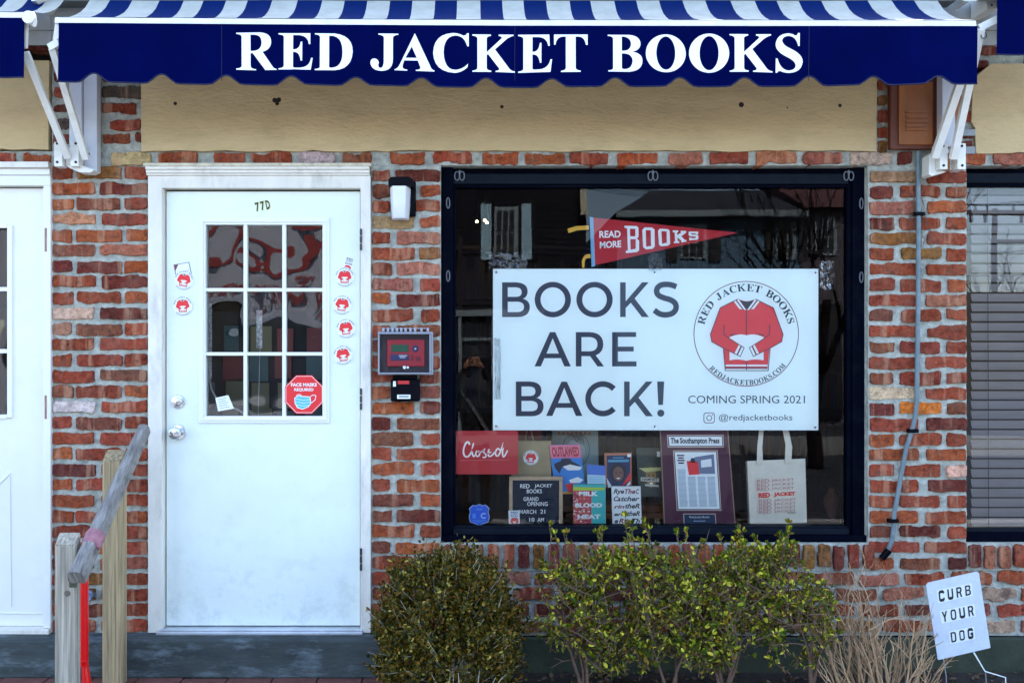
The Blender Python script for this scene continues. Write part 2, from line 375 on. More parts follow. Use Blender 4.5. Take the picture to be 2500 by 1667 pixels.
def brick(parent, x0, y0, x1, y1, col=None, y=0.0, rag=1.0, depth=.10):
    a = W(x0, y1, 0); b = W(x1, y0, 0); w, h = b.x-a.x, b.z-a.z
    vs, fs = brick_mesh(w, h, depth, rag)
    me = bpy.data.meshes.new('brick'); me.from_pydata(vs, [], fs); me.materials.append(brick_m)
    bm = bmesh.new(); bm.from_mesh(me); bmesh.ops.recalc_face_normals(bm, faces=bm.faces[:]); bm.to_mesh(me); bm.free()
    o = bpy.data.objects.new('brick', me); sc.collection.objects.link(o); o.parent = parent
    P = Vector(parent['_o']); o.location = Vector(((a.x+b.x)/2, y, (a.z+b.z)/2))-P
    o.rotation_euler = (0, R(random.gauss(0, .5)), 0)
    c = col or pick(); j = random.uniform(.8, 1.2)
    o.color = (c[0]*j, c[1]*j*random.uniform(.9, 1.12), c[2]*j*random.uniform(.85, 1.15), 1)
    return o
def mortar(parent, x0, y0, x1, y1, yf=.006, amp=.007, back=.16, hole=None):
    a = W(x0, y1); b = W(x1, y0); st = .012; nx = max(2, int((b.x-a.x)/st)); nz_ = max(2, int((b.z-a.z)/st)); mb = MB(); vs = []
    for j in range(nz_+1):
        for i in range(nx+1):
            x = a.x+(b.x-a.x)*i/nx; z = a.z+(b.z-a.z)*j/nz_
            vs.append((x, yf-amp*noise.noise(Vector((x*22, 0, z*26)))-amp*.6*noise.noise(Vector((x*70, 5, z*70))), z))
    fs = [[j*(nx+1)+i, j*(nx+1)+i+1, (j+1)*(nx+1)+i+1, (j+1)*(nx+1)+i] for j in range(nz_) for i in range(nx)]
    mb.add(vs, fs); mb.box(a.x, b.x, yf+amp*1.8, back, a.z, b.z)
    return mb.build('mortar', mortar_m, parent, smooth=True)
def pier(label, x0, x1, y0, n, pitch, rows, special, ytop, ybot):
    t = thing('brick_pier', label, 'brick pier', W((x0+x1)/2, ybot))
    mortar(t, x0-2, ytop, x1+1, ybot)
    for k in range(n):
        yt = y0+pitch*k
        for c, (a, b) in enumerate(rows[k % 2]):
            j = random.uniform(-2.2, 2.2)
            brick(t, a+(random.uniform(-3, 3) if c else 0), yt+j*.5, b+(random.uniform(-3, 3) if b < x1-3 else 0), yt+28.8+j+random.uniform(-1.5, 1.5), special.get((k, c)), rag=1.2)
    return t
p1 = pier('brick pier between the two white doors, behind the wooden handrail', 128, 361, 408, 30, 38.1,
     {1: [(129,231),(246,360)], 0: [(129,177),(187,296),(306,360)]},
     {(1,0): ORG, (3,0): (.5,.2,.1), (5,0): BRN, (5,1): PNK, (9,0): (.72,.42,.28), (9,1): DRK, (10,0): (.38,.17,.11), (15,0): (.58,.46,.38), (10,1): BRN, (6,0): DRK, (6,1): DRK, (8,2): ORG, (0,1): OCH, (14,2): ORG, (4,2): ORG}, 370, 1552)
for (a, b, y0, y1, c) in ((131,183,214,238,RED),(131,183,254,277,DRK),(250,300,212,237,MOT),(300,345,213,238,MOT),(250,332,253,276,RED),(134,183,293,317,MOT),(270,345,292,317,RED),(131,183,327,351,DRK),(250,318,327,351,RED),(330,345,328,350,DRK),(131,183,176,199,DRK),(250,345,176,199,DRK),(62,184,113,123,DRK)):
    brick(p1, a, y0, b, y1, c, rag=1.6)
mortar(p1, 126, 110, 345, 369)
p2 = pier('brick pier between the white door and the shop window, holding the lamp and alarm', 908, 1075, 415, 30, 37.75,
     {0: [(909,954),(968,1074)], 1: [(909,1010),(1025,1074)]},
     {(5,1): OCH, (1,0): BRN, (7,0): PNK, (3,0): (.42,.24,.13), (5,0): RED, (16,1): BRN, (14,0): ORG, (19,0): ORG, (6,1): (.5,.16,.1)}, 404, 1552)
p3 = pier('brick pier right of the shop window, with the bent conduit running down it', 2122, 2360, 418, 26, 37.7,
     {0: [(2124,2243),(2262,2359)], 1: [(2124,2182),(2198,2296),(2313,2359)]},
     {(14,0): CRM, (15,1): (.72,.20,.02), (4,0): OCH, (2,0): PNK, (5,1): OCH, (0,0): (.36,.19,.09), (19,2): (.7,.4,.26), (2,1): ORG, (8,1): PNK}, 404, 1394)
mortar(p3, 2140, 110, 2380, 369)
for y0 in (120, 158, 196, 234, 272, 312, 345):
    brick(p3, 2143, y0, 2166, y0+26, random.choice((RED, DRK, OCH))); brick(p3, 2334, y0, 2374, y0+26, random.choice((RED, DRK)))
brick(p3, 2388, 116, 2436, 136, DRK); mortar(p3, 2382, 108, 2500, 162); brick(p3, 2386, 148, 2412, 166, DRK)

lint = thing('brick_lintel_course', 'single course of bricks running over the doors and windows', 'brick course', W(1250, 402))
for a, b, c in ((0,37,RED),(57,124,ORG),(272,368,CRM),(384,483,ORG),(522,598,RED),(612,712,RED),(729,818,WHT),(835,906,BRN),(954,1038,ORG),(1058,1152,RED),(1178,1266,ORG),(1281,1380,ORG),
                (1391,1485,RED),(1508,1606,ORG),(1632,1715,PNK),(1732,1826,RED),(1845,1944,PNK),(1960,2058,PNK),(2075,2178,(.6,.42,.33)),(2190,2226,DRK),(2352,2403,ORG),(2425,2504,PNK)):
    brick(lint, a, 373, b, 401, c, y=-.001, rag=1.5)
mortar(lint, -10, 369, 2510, 403.5)

sill = thing('brick_window_sill', 'row of upright bricks forming the sill under the shop window', 'brick sill', W(1600, 1386))
xx = 1082
while xx < 2112:
    brick(sill, xx, 1329, xx+random.uniform(25, 29), 1385+random.uniform(-2, 2), random.choice((RED, ORG, DRK, BRN, OCH, PNK, RED)), y=-.012, rag=1.5); xx += 36.6
mortar(sill, 1076, 1325.5, 2121, 1393.5)
sill2 = thing('brick_window_sill', 'short row of upright bricks under the window with blinds', 'brick sill', W(2430, 1386))
xx = 2366
while xx < 2500:
    brick(sill2, xx, 1331, xx+26, 1385+random.uniform(-2, 2), random.choice((RED, PNK, RED, DRK)), y=-.012, rag=1.5); xx += 35.8
mortar(sill2, 2361, 1325.5, 2512, 1393.5)
apron = thing('brick_wall', 'low brick wall under the windows, half hidden by the shrubs', 'brick wall', W(1790, 1552))
for k, y0 in enumerate((1398, 1437, 1476, 1514)):
    xx = 1080-(58 if k % 2 else 0)
    if k % 2: brick(apron, 1080, y0, 1122, y0+28, None, rag=1.7); xx = 1138
    while xx < 2500:
        c = random.choices((RED, DRK, BRN, PNK, OCH), (4, 3, 3, 2, 1))[0]
        if xx > 2370: c = random.choice((PNK, (.42,.26,.19), RED))
        brick(apron, xx, y0+random.uniform(-2, 2), min(xx+random.uniform(94, 102), 2512), y0+28+random.uniform(-2, 2), c, rag=1.7); xx += 113
mortar(apron, 1076, 1394.5, 2514, 1551.5)

# building behind: wall core, roof, interior shell
core = MB()
ZT = 3.04
def slab(x0, x1, z0, z1, y0=.165, y1=.26): core.box(x0, x1, y0, y1, z0, z1)
slab(-6, X(-60), -.3, ZT); slab(X(125), X(364), -.3, ZT); slab(X(906), X(1078), -.3, ZT); slab(X(2122), X(2362), -.3, ZT); slab(X(2700), 8, -.3, ZT)
slab(X(1078), X(2122), -.3, Z(1325)); slab(X(2362), X(2700), -.3, Z(1325))
slab(X(364), X(906), Z(403), ZT); slab(X(1078), X(2122), Z(403), ZT); slab(X(2362), X(2700), Z(403), ZT); slab(X(-60), X(125), Z(403), ZT)
core.box(-6, 8, .0, 9, ZT, ZT+.02)
core.prism([(-6, ZT+.021), (-6, ZT+.16), (.2, ZT+.13), (3.5, ZT+.045), (8, ZT+.03), (8, ZT+.021)], -.015, .2)  # unseen roof edge, its slope made up to shade the awning's left more
core.box(-6, -5.9, .26, 9, -.3, ZT); core.box(7.9, 8, .26, 9, -.3, ZT); core.box(-6, 8, 8.9, 9, -.3, ZT)
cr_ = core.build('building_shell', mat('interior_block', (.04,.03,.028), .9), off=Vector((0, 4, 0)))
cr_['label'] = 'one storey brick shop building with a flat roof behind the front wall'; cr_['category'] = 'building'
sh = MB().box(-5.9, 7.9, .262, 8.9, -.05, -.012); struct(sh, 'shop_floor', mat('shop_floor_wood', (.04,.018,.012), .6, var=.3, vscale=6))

# siding strip high between the awnings
sid = thing('siding_band', 'pale horizontal siding behind the awnings, above the stucco', 'siding', W(1250, 105))
for k in range(6):
    z0 = Z(112)+k*.068
    for a, b in ((-5.9, X(128)), (X(128), X(1250)), (X(1250), X(2390)), (X(2390), 7.8)):
        MB().prism([(a+.001, z0), (b-.001, z0), (b-.001, z0+.066), (a+.001, z0+.066)], -.010-.006*(k % 2), .05).build('siding_board', mat('siding_paint', (.42,.42,.40), .6, var=.15, vscale=9), sid)

# stucco panels
def poly_px(pts, y=0.0): return [(W(a, b, 0).x, W(a, b, 0).z) for a, b in pts]
def rough_bottom(x0, x1, yb, n):
    return [(x0+(x1-x0)*i/n, yb+random.uniform(-2.5, 2.5)) for i in range(n+1)]
st = thing('stucco_panel', 'long ochre stucco panel under the main awning, dotted with bolt holes', 'stucco panel', W(1240, 378))
b_ = rough_bottom(347, 2137, 370, 60)
MB().prism(poly_px([(346,113)]+b_+[(2139,113)]), -.012, .12).build('panel', stucco_m, st)
for px, py, r in ((430,255,4.5),(672,247,6),(682,246,6),(678,255,5),(1225,263,4.5),(1808,258,6.5),(2048,260,4.5),(1920,265,2)):
    c = W(px, py, 0); MB().lathe((c.x, -.0135, c.z), (0, 1, 0), [(r/PX, 0), (r/PX*.8, .001)], 10).build('bolt_hole', dark_hole, st)
s2 = thing('stucco_panel', 'ochre stucco panel cut by the left edge, above the neighbouring door', 'stucco panel', W(60, 366))
MB().prism(poly_px([(-150,148)]+rough_bottom(-150,120,366,12)+[(122,150)]), -.010, .12).build('panel', stucco_m, s2)
s3 = thing('stucco_panel', 'ochre stucco panel with a cut corner at the right, above the blinds', 'stucco panel', W(2440, 376))
MB().prism(poly_px([(2416,158),(2372,196),(2368,300),(2377,315),(2379,372)]+rough_bottom(2381,2700,375,12)+[(2700,158)]), -.014, .12).build('panel', stucco_m, s3)

# ------------------------------------------------------------------ concrete ledge, planting bed
led = MB().box(X(-200), X(1078), -.13, .0, -.185, -.014, .008)
o = led.build('step', concrete, off=W(500, 1660)); o['label'] = 'grey painted concrete step below the two doors'; o['category'] = 'step'
o = MB().box(X(1079), X(2720), -.03, .0, -.30, Z(1553), .006).build('foundation_wall', concrete_g, off=W(1790, 1650)); o['label'] = 'dark mossy concrete footing behind the shrubs'; o['category'] = 'foundation'
for nm, x0, x1, m in (('soil', X(900), 9, mat('dark_mulch', (.030,.020,.014), .95, var=.5, vscale=25, bump=1, bscale=50)), ('paving_base', -9, X(899), mat('paver_sand', (.06,.05,.045), .95))):
    struct(MB().box(x0, x1, -.549, .0, -.34, -.192), nm, m)
pv = thing('brick_paving', 'reddish brick paving at the foot of the concrete step', 'paving', (X(500), -.3, -.19))
pav_m = mat('paver_clay', (.16,.055,.04), .9, var=.3, vscale=15, bump=.4, bscale=50)
for r_ in range(4):
    x = X(-60)-(.1 if r_ % 2 else 0)
    while x < X(930):
        ob = MB().box(x, x+.196, -.135-.1*(r_+1)+.004, -.135-.1*r_, -.205, -.182+random.uniform(-.001, .002), .003).build('paver', pav_m, pv); x += .202
edge = MB().box(X(1500), 3.5, -.30, -.26, -.19, -.165, .004).build('garden_edging', mat('rusty_edging', (.12,.05,.035), .8, var=.4, vscale=12), off=Vector((2, -.28, -.19)))
edge['label'] = 'thin reddish edging strip along the planting bed'; edge['category'] = 'edging'

# ------------------------------------------------------------------ main door
dr = thing('door_frame', 'white door frame with peeling paint around the numbered door', 'door frame', W(640, 1545))
def pbox(px0, py0, px1, py1, y0, y1, bev=.002, mb=None): return (mb or MB()).box(X(px0), X(px1), y0, y1, Z(py1), Z(py0), bev)
pbox(365, 432, 399, 1541, -.022, .10).build('side_casing', white_trim, dr); pbox(881, 432, 906, 1541, -.022, .10).build('side_casing', white_trim, dr)
pbox(392, 462, 400, 1531, -.006, .1, .001).build('door_stop', white_trim, dr); pbox(880.2, 462, 884, 1531, -.004, .1, .001).build('door_stop', white_trim, dr)
pbox(365, 431, 906, 461, -.020, .10).build('head_casing', white_trim, dr)
mbh = MB(); 
for (y0, y1, d) in ((411,418,.045),(418,426,.036),(426,431,.028)): pbox(362, y0, 904, y1, -d, .08, .002, mbh)
mbh.build('head_moulding', white_trim, dr)
pbox(358, 403, 908, 411, -.05, .04, .002).build('drip_cap', cream_trim, dr)
th = MB(); pbox(394, 1531.5, 886, 1535, -.03, .1, .001, th); pbox(390, 1535.5, 888, 1542, -.055, .1, .002, th)
th.build('threshold', mat('threshold_aluminium', (.62,.64,.67), .35, metal=.7, var=.15, vscale=12), dr)
door = thing('door', 'white steel door with a nine pane window and the number 77D', 'door', W(640, 1530))
YD = .022
db = MB()   # slab as frame around the glass opening
for a in ((403,466,484,1529), (803,466,877.3,1529), (484,466,803,531), (484,1032,803,1529)): pbox(*a, YD, YD+.045, 0, db)
db.build('slab', white_door, door)
(lambda m_: [pbox(*a_, YD+.02, YD+.05, 0, m_) for a_ in ((400.4,462.2,402.8,1531),(877.5,462.2,880,1531),(403,462.2,877.3,465.8),(403,1529.2,877.3,1531))] and m_)(MB()).build('gap_shade_strip', dark_hole, dr)  # dark strips added as painted shade in the gap around the slab
lf = MB()
for k, (o_, d, t) in enumerate(((0, .010, 7), (6.5, .016, 5), (11, .008, 6))):
    x0, y0, x1, y1 = 483+o_, 530+o_*1.05, 803+0-o_, 1033-o_*1.0
    pbox(x0, y0, x1, y0+t, YD-d, YD+.05, .0015, lf); pbox(x0, y1-t, x1, y1, YD-d, YD+.05, .0015, lf); pbox(x0, y0+t, x0+t, y1-t, YD-d, YD+.05, .0015, lf); pbox(x1-t, y0+t, x1, y1-t, YD-d, YD+.05, .0015, lf)
lf.build('window_moulding', muntin_m, door)
mu = [pbox(592, 547, 600.5, 1017, YD-.004, YD+.03, .002), pbox(687, 547, 696, 1017, YD-.004, YD+.03, .002)]
for q in mu: q.build('muntin', muntin_m, door)
for y0 in (702.5, 859.5):
    for a, b in ((500,591.8),(600.7,686.8),(696.2,787)): pbox(a, y0, b, y0+8.5, YD-.0035, YD+.03, .002).build('muntin', muntin_m, door)
xs = ((500,592),(600.5,687),(696,787)); ys = ((548,702.5),(711,859.5),(868,1017))
for a, b in xs:
    for c, d in ys:
        p = MB().add([(X(a), YD+.02, Z(d)), (X(b), YD+.02, Z(d)), (X(b), YD+.02, Z(c)), (X(a), YD+.02, Z(c))], [[0, 1, 2, 3]]).build('pane', glass_d, door)
c = W(432, 981, 0); k_ = MB().lathe((c.x, YD, c.z), (0, -1, 0), [(.031, -.002), (.032, .006), (.029, .012), (.020, .014), (.019, .020), (.0155, .022)], 28)
lk = k_.build('deadbolt', chrome, door, smooth=True)
MB().box(c.x-.0015, c.x+.0015, YD-.0235, YD-.0215, c.z-.012, c.z+.002).build('keyhole', dark_hole, lk)
c = W(432, 1056, 0); MB().lathe((c.x, YD, c.z), (0, -1, 0), [(.036, -.002), (.037, .004), (.034, .009), (.015, .012), (.013, .03), (.020, .036), (.028, .046), (.0295, .056), (.026, .064), (.016, .068), (.002, .069)], 32).build('doorknob', chrome, door, smooth=True)
for y0, y1 in ((558,612),(947,1001),(1337,1393)):
    hb = MB()
    for q in range(3): hb.tube([W(881, y0+(y1-y0)*q/3+1, -.026), W(881, y0+(y1-y0)*(q+1)/3-1, -.026)], .0055, 8)
    hb.build('hinge', mat('black_hinge', (.02,.018,.02), .4), dr)
nb = Art(lambda u, v: W(u, v, 0)+Vector((0, YD-.0005, 0)))
T = rot(639, 501, -12, 1)
yp_ = mat('yellow_print', (.72,.70,.22), .5)
for i, ch in enumerate('77D'): nb.text(ch, -19+13*i, -12, -6.5+13*i, 13, yp_, 1, bold=.09, T=T); nb.text(ch, -18+13*i, -11, -8.5+13*i, 11, black_m, 2, bold=.03, T=T)
nb.build('house_number', door)

# stickers
def jacket(a, T, full=True, k=2, red=red_print, white=sign_white):
    a.put(path('M690,312 L460,425 L335,762 L352,858 L500,940 L525,1225 L1062,1225 L1090,940 L1248,858 L1262,762 L1145,430 L920,312 Q800,370 690,312 Z')[0], red, k, T)
    a.put(path('M580,800 Q700,745 795,775 Q900,745 1015,800 L1015,1095 Q900,1070 795,1102 Q690,1070 580,1095 Z')[0], white, k+1, T)
    for s_ in (1, -1):
        f = (lambda u, v: T(u, v)) if s_ == 1 else (lambda u, v: T(1597-u, v))
        a.put([(420,690),(508,770),(765,935),(715,1045),(352,858),(335,762)], red, k+2, f)
        a.put([(700,893),(765,935),(715,1045),(643,1002)], white, k+3, f)
        a.put([(722,908),(738,918),(686,1028),(670,1018)], maroon_print, k+4, f)
        a.put([(630,340),(690,312),(795,455),(705,440)], white, k+1, f)
        a.put([(655,330),(670,322),(765,450),(745,447)], maroon_print, k+2, f)
        if full:
            a.put(stroke([(690,312),(460,425),(335,762),(352,858),(500,940),(525,1225),(795,1225)], 9)[0], black_m, k+5, f)
            a.put(stroke([(508,640),(508,770),(765,935),(715,1045),(500,940)], 9)[0], black_m, k+5, f)
    a.put([(705,322),(800,352),(895,322),(800,455)], black_m, k+3, T)
    a.put(rect(530,1150,1062,1172), white, k+3, T); a.put(rect(530,1182,1062,1200), maroon_print, k+3, T); a.put(rect(530,1204,1062,1224), white, k+3, T)
    if full:
        a.put(rect(790,455,800,775), black_m, k+5, T); a.put(rect(790,1102,800,1225), black_m, k+5, T)
        a.put([(585,770),(680,752),(640,770),(585,786)], black_m, k+4, T); a.put([(1012,770),(917,752),(957,770),(1012,786)], black_m, k+4, T)

G = {}   # serif capitals, traced
G['R'] = ('M55,68 L250,66 Q340,72 338,145 Q334,205 268,222 L352,345 Q362,358 382,362 L382,369 L290,369 L188,232 L170,232 L170,335 Q172,358 215,362 L215,370 L55,366 L55,356 Q95,354 98,335 L98,100 Q96,80 55,78 Z M170,84 L205,84 Q262,90 260,150 Q256,212 188,214 L170,214 Z', 0)
G['E'] = ('M398,73 L655,73 L655,162 L643,162 Q636,92 560,88 L516,88 L516,205 L530,205 Q570,200 578,142 L590,142 L590,297 L578,297 Q570,230 530,226 L516,226 L516,340 Q516,354 535,354 L575,354 Q650,350 663,274 L675,274 L660,371 L398,366 L398,357 Q440,354 441,335 L441,105 Q440,84 398,83 Z', 0)
G['D'] = ('M692,73 L850,75 Q1000,90 998,225 Q990,365 850,374 L692,374 L692,365 Q732,362 733,345 L733,105 Q732,84 692,82 Z M807,93 Q915,85 916,225 Q916,352 825,354 Q807,354 807,340 Z', 0)
G['J'] = ('M1205,76 L1366,76 L1366,85 Q1326,88 1323,110 L1323,290 Q1322,382 1232,382 Q1150,378 1142,318 Q1140,282 1172,280 Q1205,282 1210,316 Q1200,345 1216,356 Q1245,366 1250,310 L1250,110 Q1248,88 1205,85 Z', 0)
G['A'] = ('M1500,72 L1628,345 Q1636,368 1658,372 L1658,382 L1508,378 L1508,370 Q1552,368 1544,345 L1524,294 L1416,294 Q1396,340 1404,355 Q1410,368 1440,370 L1440,378 L1337,376 L1337,368 Q1362,364 1380,325 Z M1475,180 L1425,272 L1516,272 Z', 0)
G['C'] = ('M1936,74 L1936,180 L1924,180 Q1900,92 1826,92 Q1735,100 1732,225 Q1738,370 1832,368 Q1895,360 1930,318 L1926,346 Q1880,392 1820,392 Q1655,382 1648,232 Q1652,80 1805,72 Q1850,72 1890,92 Q1915,95 1922,74 Z', 0)
G['K'] = ('M1965,83 L2115,83 L2115,94 Q2082,98 2081,118 L2081,225 L2200,115 Q2212,98 2178,94 L2178,83 L2298,83 L2298,93 Q2268,98 2235,125 L2148,202 L2262,352 Q2278,374 2310,378 L2310,388 L2153,384 L2153,375 Q2190,372 2180,352 L2092,240 L2081,250 L2081,350 Q2082,372 2118,374 L2118,384 L1965,384 L1965,375 Q2004,372 2006,350 L2006,118 Q2004,96 1965,93 Z', 0)
G['e'] = ('M17,83 L265,83 L268,173 L256,173 Q246,105 175,102 L131,102 L131,218 L145,218 Q182,212 190,148 L202,148 L202,306 L190,306 Q182,245 145,240 L131,240 L131,345 Q131,360 150,360 L190,358 Q260,350 274,280 L287,280 L274,380 L17,384 L17,374 Q58,370 58,350 L58,118 Q56,98 17,94 Z', 1)
G['T'] = ('M302,83 L570,83 L570,166 L556,166 Q548,104 500,100 L474,100 L474,350 Q478,370 514,373 L514,383 L357,383 L357,374 Q394,370 396,350 L396,100 L372,100 Q322,104 314,164 L302,164 Z', 1)
G['B'] = ('M730,85 L900,86 Q990,92 992,160 Q986,210 925,222 Q1005,232 1006,295 Q1004,376 900,382 L735,379 L735,370 Q772,366 773,350 L773,118 Q770,96 730,94 Z M842,100 L860,100 Q914,108 916,160 Q910,212 858,213 L842,213 Z M842,235 L862,235 Q926,240 928,298 Q920,358 870,360 Q842,362 842,345 Z', 1)
G['S'] = ('M2262,70 L2262,173 L2250,173 Q2236,96 2172,92 Q2126,96 2124,130 Q2130,165 2190,192 Q2290,240 2287,300 Q2278,382 2180,385 Q2140,384 2110,370 Q2090,368 2086,384 L2072,384 L2074,270 L2088,270 Q2110,360 2176,366 Q2232,362 2232,325 Q2228,292 2170,262 Q2068,215 2072,152 Q2084,76 2168,72 Q2205,74 2225,90 Q2240,92 2248,70 Z', 1)
G['M'] = ('M0,0 L90,0 L170,200 L250,0 L340,0 L340,10 Q312,14 310,30 L310,270 Q312,288 340,290 L340,300 L215,300 L215,290 Q238,288 240,270 L240,70 L150,300 L140,300 L50,75 L50,270 Q52,288 85,290 L85,300 L0,300 L0,290 Q25,288 30,270 L30,30 Q28,12 0,10 Z', 1)
def glyph(ch):
    if ch == 'O': return [ell(160, 150, 160, 153, 36), ell(160, 150, 82, 134, 30)]
    if ch == '.': return [ell(40, 268, 34, 34, 12)]
    return path(G[ch][0])
def norm_glyph(ch):
    lp = glyph(ch); xs = [p[0] for l_ in lp for p in l_]; ys = [p[1] for l_ in lp for p in l_]; x0, x1 = min(xs), max(xs)
    y1 = 300 if ch in 'MO.' else max(ys); 
    if ch == 'O': x0, x1 = 0, 320
    if ch != '.' and ch != 'O': y0 = min(ys)
    else: y0 = 0
    h_ = 300. if ch in 'O.' else (y1-y0)
    return [[((p[0]-x0)/h_, (p[1]-y0)/h_) for p in l_] for l_ in lp], (x1-x0)/h_
NG = {ch: norm_glyph(ch) for ch in 'REDJACKTBOSM.'}
def arc_text(a, T, s, cx, cy, r, h_, a0, a1, m, k=2, bottom=False):
    gap = .10; ws = [(.55 if c == ' ' else NG[c][1]) for c in s]; tot = sum(ws)+gap*(len(s)-1); pos = 0
    for c, w in zip(s, ws):
        if c != ' ':
            for_l = []
            for l_ in NG[c][0]:
                q = []
                for u, v in l_:
                    t = (pos+u)/tot; ang = R(a0+(a1-a0)*t)
                    rr = r+h_*(1-v) if not bottom else r-h_*(1-v)
                    q.append((cx+rr*math.cos(ang), cy-rr*math.sin(ang)))
                for_l.append(q)
            a.put(for_l, m, k, T)
        pos += w+gap
def logo(a, T, full=True, ring=True, k=1):
    a.put(ell(793,757,672,672,48), sign_white, k, T)
    if ring:
        a.put([ell(793,757,672,672,64), ell(793,757,658,658,64)], maroon_print, k+1, T)
    jacket(a, T, full, k+2)
    arc_text(a, T, 'RED JACKET BOOKS', 793, 757, 545, 92, 168, 13, black_m, k+2)
    arc_text(a, T, 'REDJACKETBOOKS.COM', 793, 757, 655, 66, 223, 321, black_m, k+2, bottom=True)
DP = lambda u, v: W(u, v, 0)+Vector((0, YD-.0035, 0))
DPC = lambda u, v: W(u, v, 0)+Vector((0, YD-.0008, 0))
grp = 'round red jacket stickers on the white door'
for px, py, ang, lab in ((446,683,8,'round jacket sticker at the left of the door, overlapping a white card'), (443,746,-3,'lower round jacket sticker on the left side of the white door'),
        (840,675,0,'topmost round jacket sticker on the right side of the door, under a small card'), (834,743,8,'second round jacket sticker from the top, right side of the door'),
        (843,801,-6,'third round jacket sticker from the top, right side of the door'), (836,866,-8,'lowest round jacket sticker on the right side of the door')):
    r0 = rot(px, py, ang, 24/672.); a = Art(DP, .0003)
    logo(a, lambda u, v: r0(u-793, v-757), False, False, 2)
    o = a.build('round_sticker', None); o['label'] = lab; o['category'] = 'sticker'; o['group'] = grp
a = Art(DPC, .0003); B = bilin((420,645),(459,638),(466,672),(426,678))
a.put([B(0,0),B(1,0),B(1,1),B(0,1)], mat('grey_print', (.22,.25,.27), .5), 1); a.put([B(.06,.06),B(.94,.06),B(.94,1),B(.06,1)], sign_white, 2); a.put([B(.05,.05),B(.3,.05),B(.05,.5)], maroon_print, 3); a.text('RED JACKET', .2, .55, .9, .72, MATS['grey_print'], 4, T=B)
o = a.build('card', None); o['label'] = 'white business card with a dark edge tucked under the left stickers'; o['category'] = 'card'
a = Art(DPC, .0003); B = bilin((841,624),(866,631),(858,662),(832,655))
a.put([B(0,0),B(1,0),B(1,1),B(0,1)], sign_white, 1)
for q, t in enumerate(('RED','JACKET','BOOKS')): a.text(t, .2, .06+.18*q, .85, .2+.18*q, black_m, 2, bold=.03, T=B)
a.put([B(.2,.75),B(.35,.62),B(.65,.62),B(.85,.75),B(.85,1),B(.2,1)], red_print, 2)
o = a.build('card', None); o['label'] = 'small white card with blue print above the right hand stickers'; o['category'] = 'card'
# octagon mask sticker
a = Art(lambda u, v: W(u, v, 0)+Vector((0, YD-.006, 0)), .0004)
def octo(r): return [(741+r/math.cos(R(22.5))*math.cos(R(22.5+45*i)), 963+r/math.cos(R(22.5))*math.sin(R(22.5+45*i))) for i in range(8)]
a.put(octo(47), red_print, 1); a.put([octo(45), octo(44)], sign_white, 2)
a.text('FACE MASKS', 709, 935, 772, 943.5, sign_white, 2, bold=.03); a.text('REQUIRED', 717, 947.5, 764, 956, sign_white, 2, bold=.03)
mb_ = mat('mask_blue', (.10,.50,.75), .6)
a.put([(717,971),(726,966),(756,968),(759,984),(752,994),(737,1000),(724,996),(718,985)], sign_white, 2); a.put([(719,972),(727,968),(754,970),(757,984),(751,992),(737,998),(726,994),(720,985)], mb_, 3)
for q in (976, 983, 990): a.put(stroke([(721,q-2),(738,q+1),(756,q-1)], 1.2)[0], sign_white, 4)
a.put(stroke([(755,969),(763,964),(770,966),(768,976),(759,984)], 1.6)[0], sign_white, 2); a.put(stroke([(721,970),(724,964),(731,963),(736,967)], 1.6)[0], sign_white, 2)
o = a.build('mask_sticker', None); o['label'] = 'red octagonal FACE MASKS REQUIRED sticker on the lower right door panes'; o['category'] = 'sticker'
a = Art(lambda u, v: W(u, v, 0)+Vector((0, YD+.018, 0)), .0004); B = bilin((520,972),(552,965),(566,998),(527,1005))
a.put([B(0,0),B(1,0),B(1,1),B(0,1)], sign_white, 1)
for q in range(5): a.put([B(.15,.15+q*.16),B(.8-.1*(q%2),.15+q*.16),B(.8-.1*(q%2),.19+q*.16),B(.15,.19+q*.16)], MATS['grey_print'], 2)
o = a.build('paper_note', None); o['label'] = 'small tilted white note in the lower left door pane'; o['category'] = 'note'


speck = mat('speckled_tape', (.45,.46,.44), .6, var=.9, vscale=60)
for x0, y0, x1, y1, lab in ((505,742,517,925,'long speckled strip hanging inside the left door panes'),(626,757,640,850,'short speckled strip hanging inside the middle door pane')):
    q = MB(); q.box(X(x0,.09), X(x1,.09), .09, .092, Z(y1,.09), Z(y0,.09)); o = q.build('hanging_strip', speck, off=W(x0, y0, .09)); o['label'] = lab; o['category'] = 'hanging strip'
q = MB(); P = smooth_px = [(512,926),(516,950),(530,975),(560,990),(590,1005),(612,1030)]; q.tube([W(a_, b_, .11) for a_, b_ in P], .0045, 6); q.tube([W(635,850,.1), W(630,1020,.1)], .0015, 5)
o = q.build('power_cable', mat('cord_white', (.5,.52,.5), .6), off=W(560, 990, .11)); o['label'] = 'white cord curving behind the lower door panes'; o['category'] = 'cable'
dk = thing('magazine_rack', 'dim rack of coloured magazines behind the lower door panes', 'rack', W(640, 1250, .6)); random.seed(3)
MB().box(X(480,.6), X(800,.6), .64, .66, -.01, Z(760,.6)).build('back_board', mat('rack_black', (.01,.01,.012), .7), dk)
for j in range(4):
    for i in range(5):
        px = 478+i*66+random.uniform(-8, 8); py = 800+j*66+random.uniform(-6, 6); q = MB(); c0, c1 = W(px, py+62, .6), W(px+random.uniform(36, 58), py, .6); q.box(c0.x, c1.x, .60+.004*i, .602+.004*i, c0.z, c1.z)
        q.build('magazine', mat('mag_%d' % random.randrange(6), random.choice(((.02,.08,.2),(.2,.02,.02),(.05,.12,.12),(.2,.18,.08),(.02,.03,.1),(.12,.12,.13))), .5), dk)
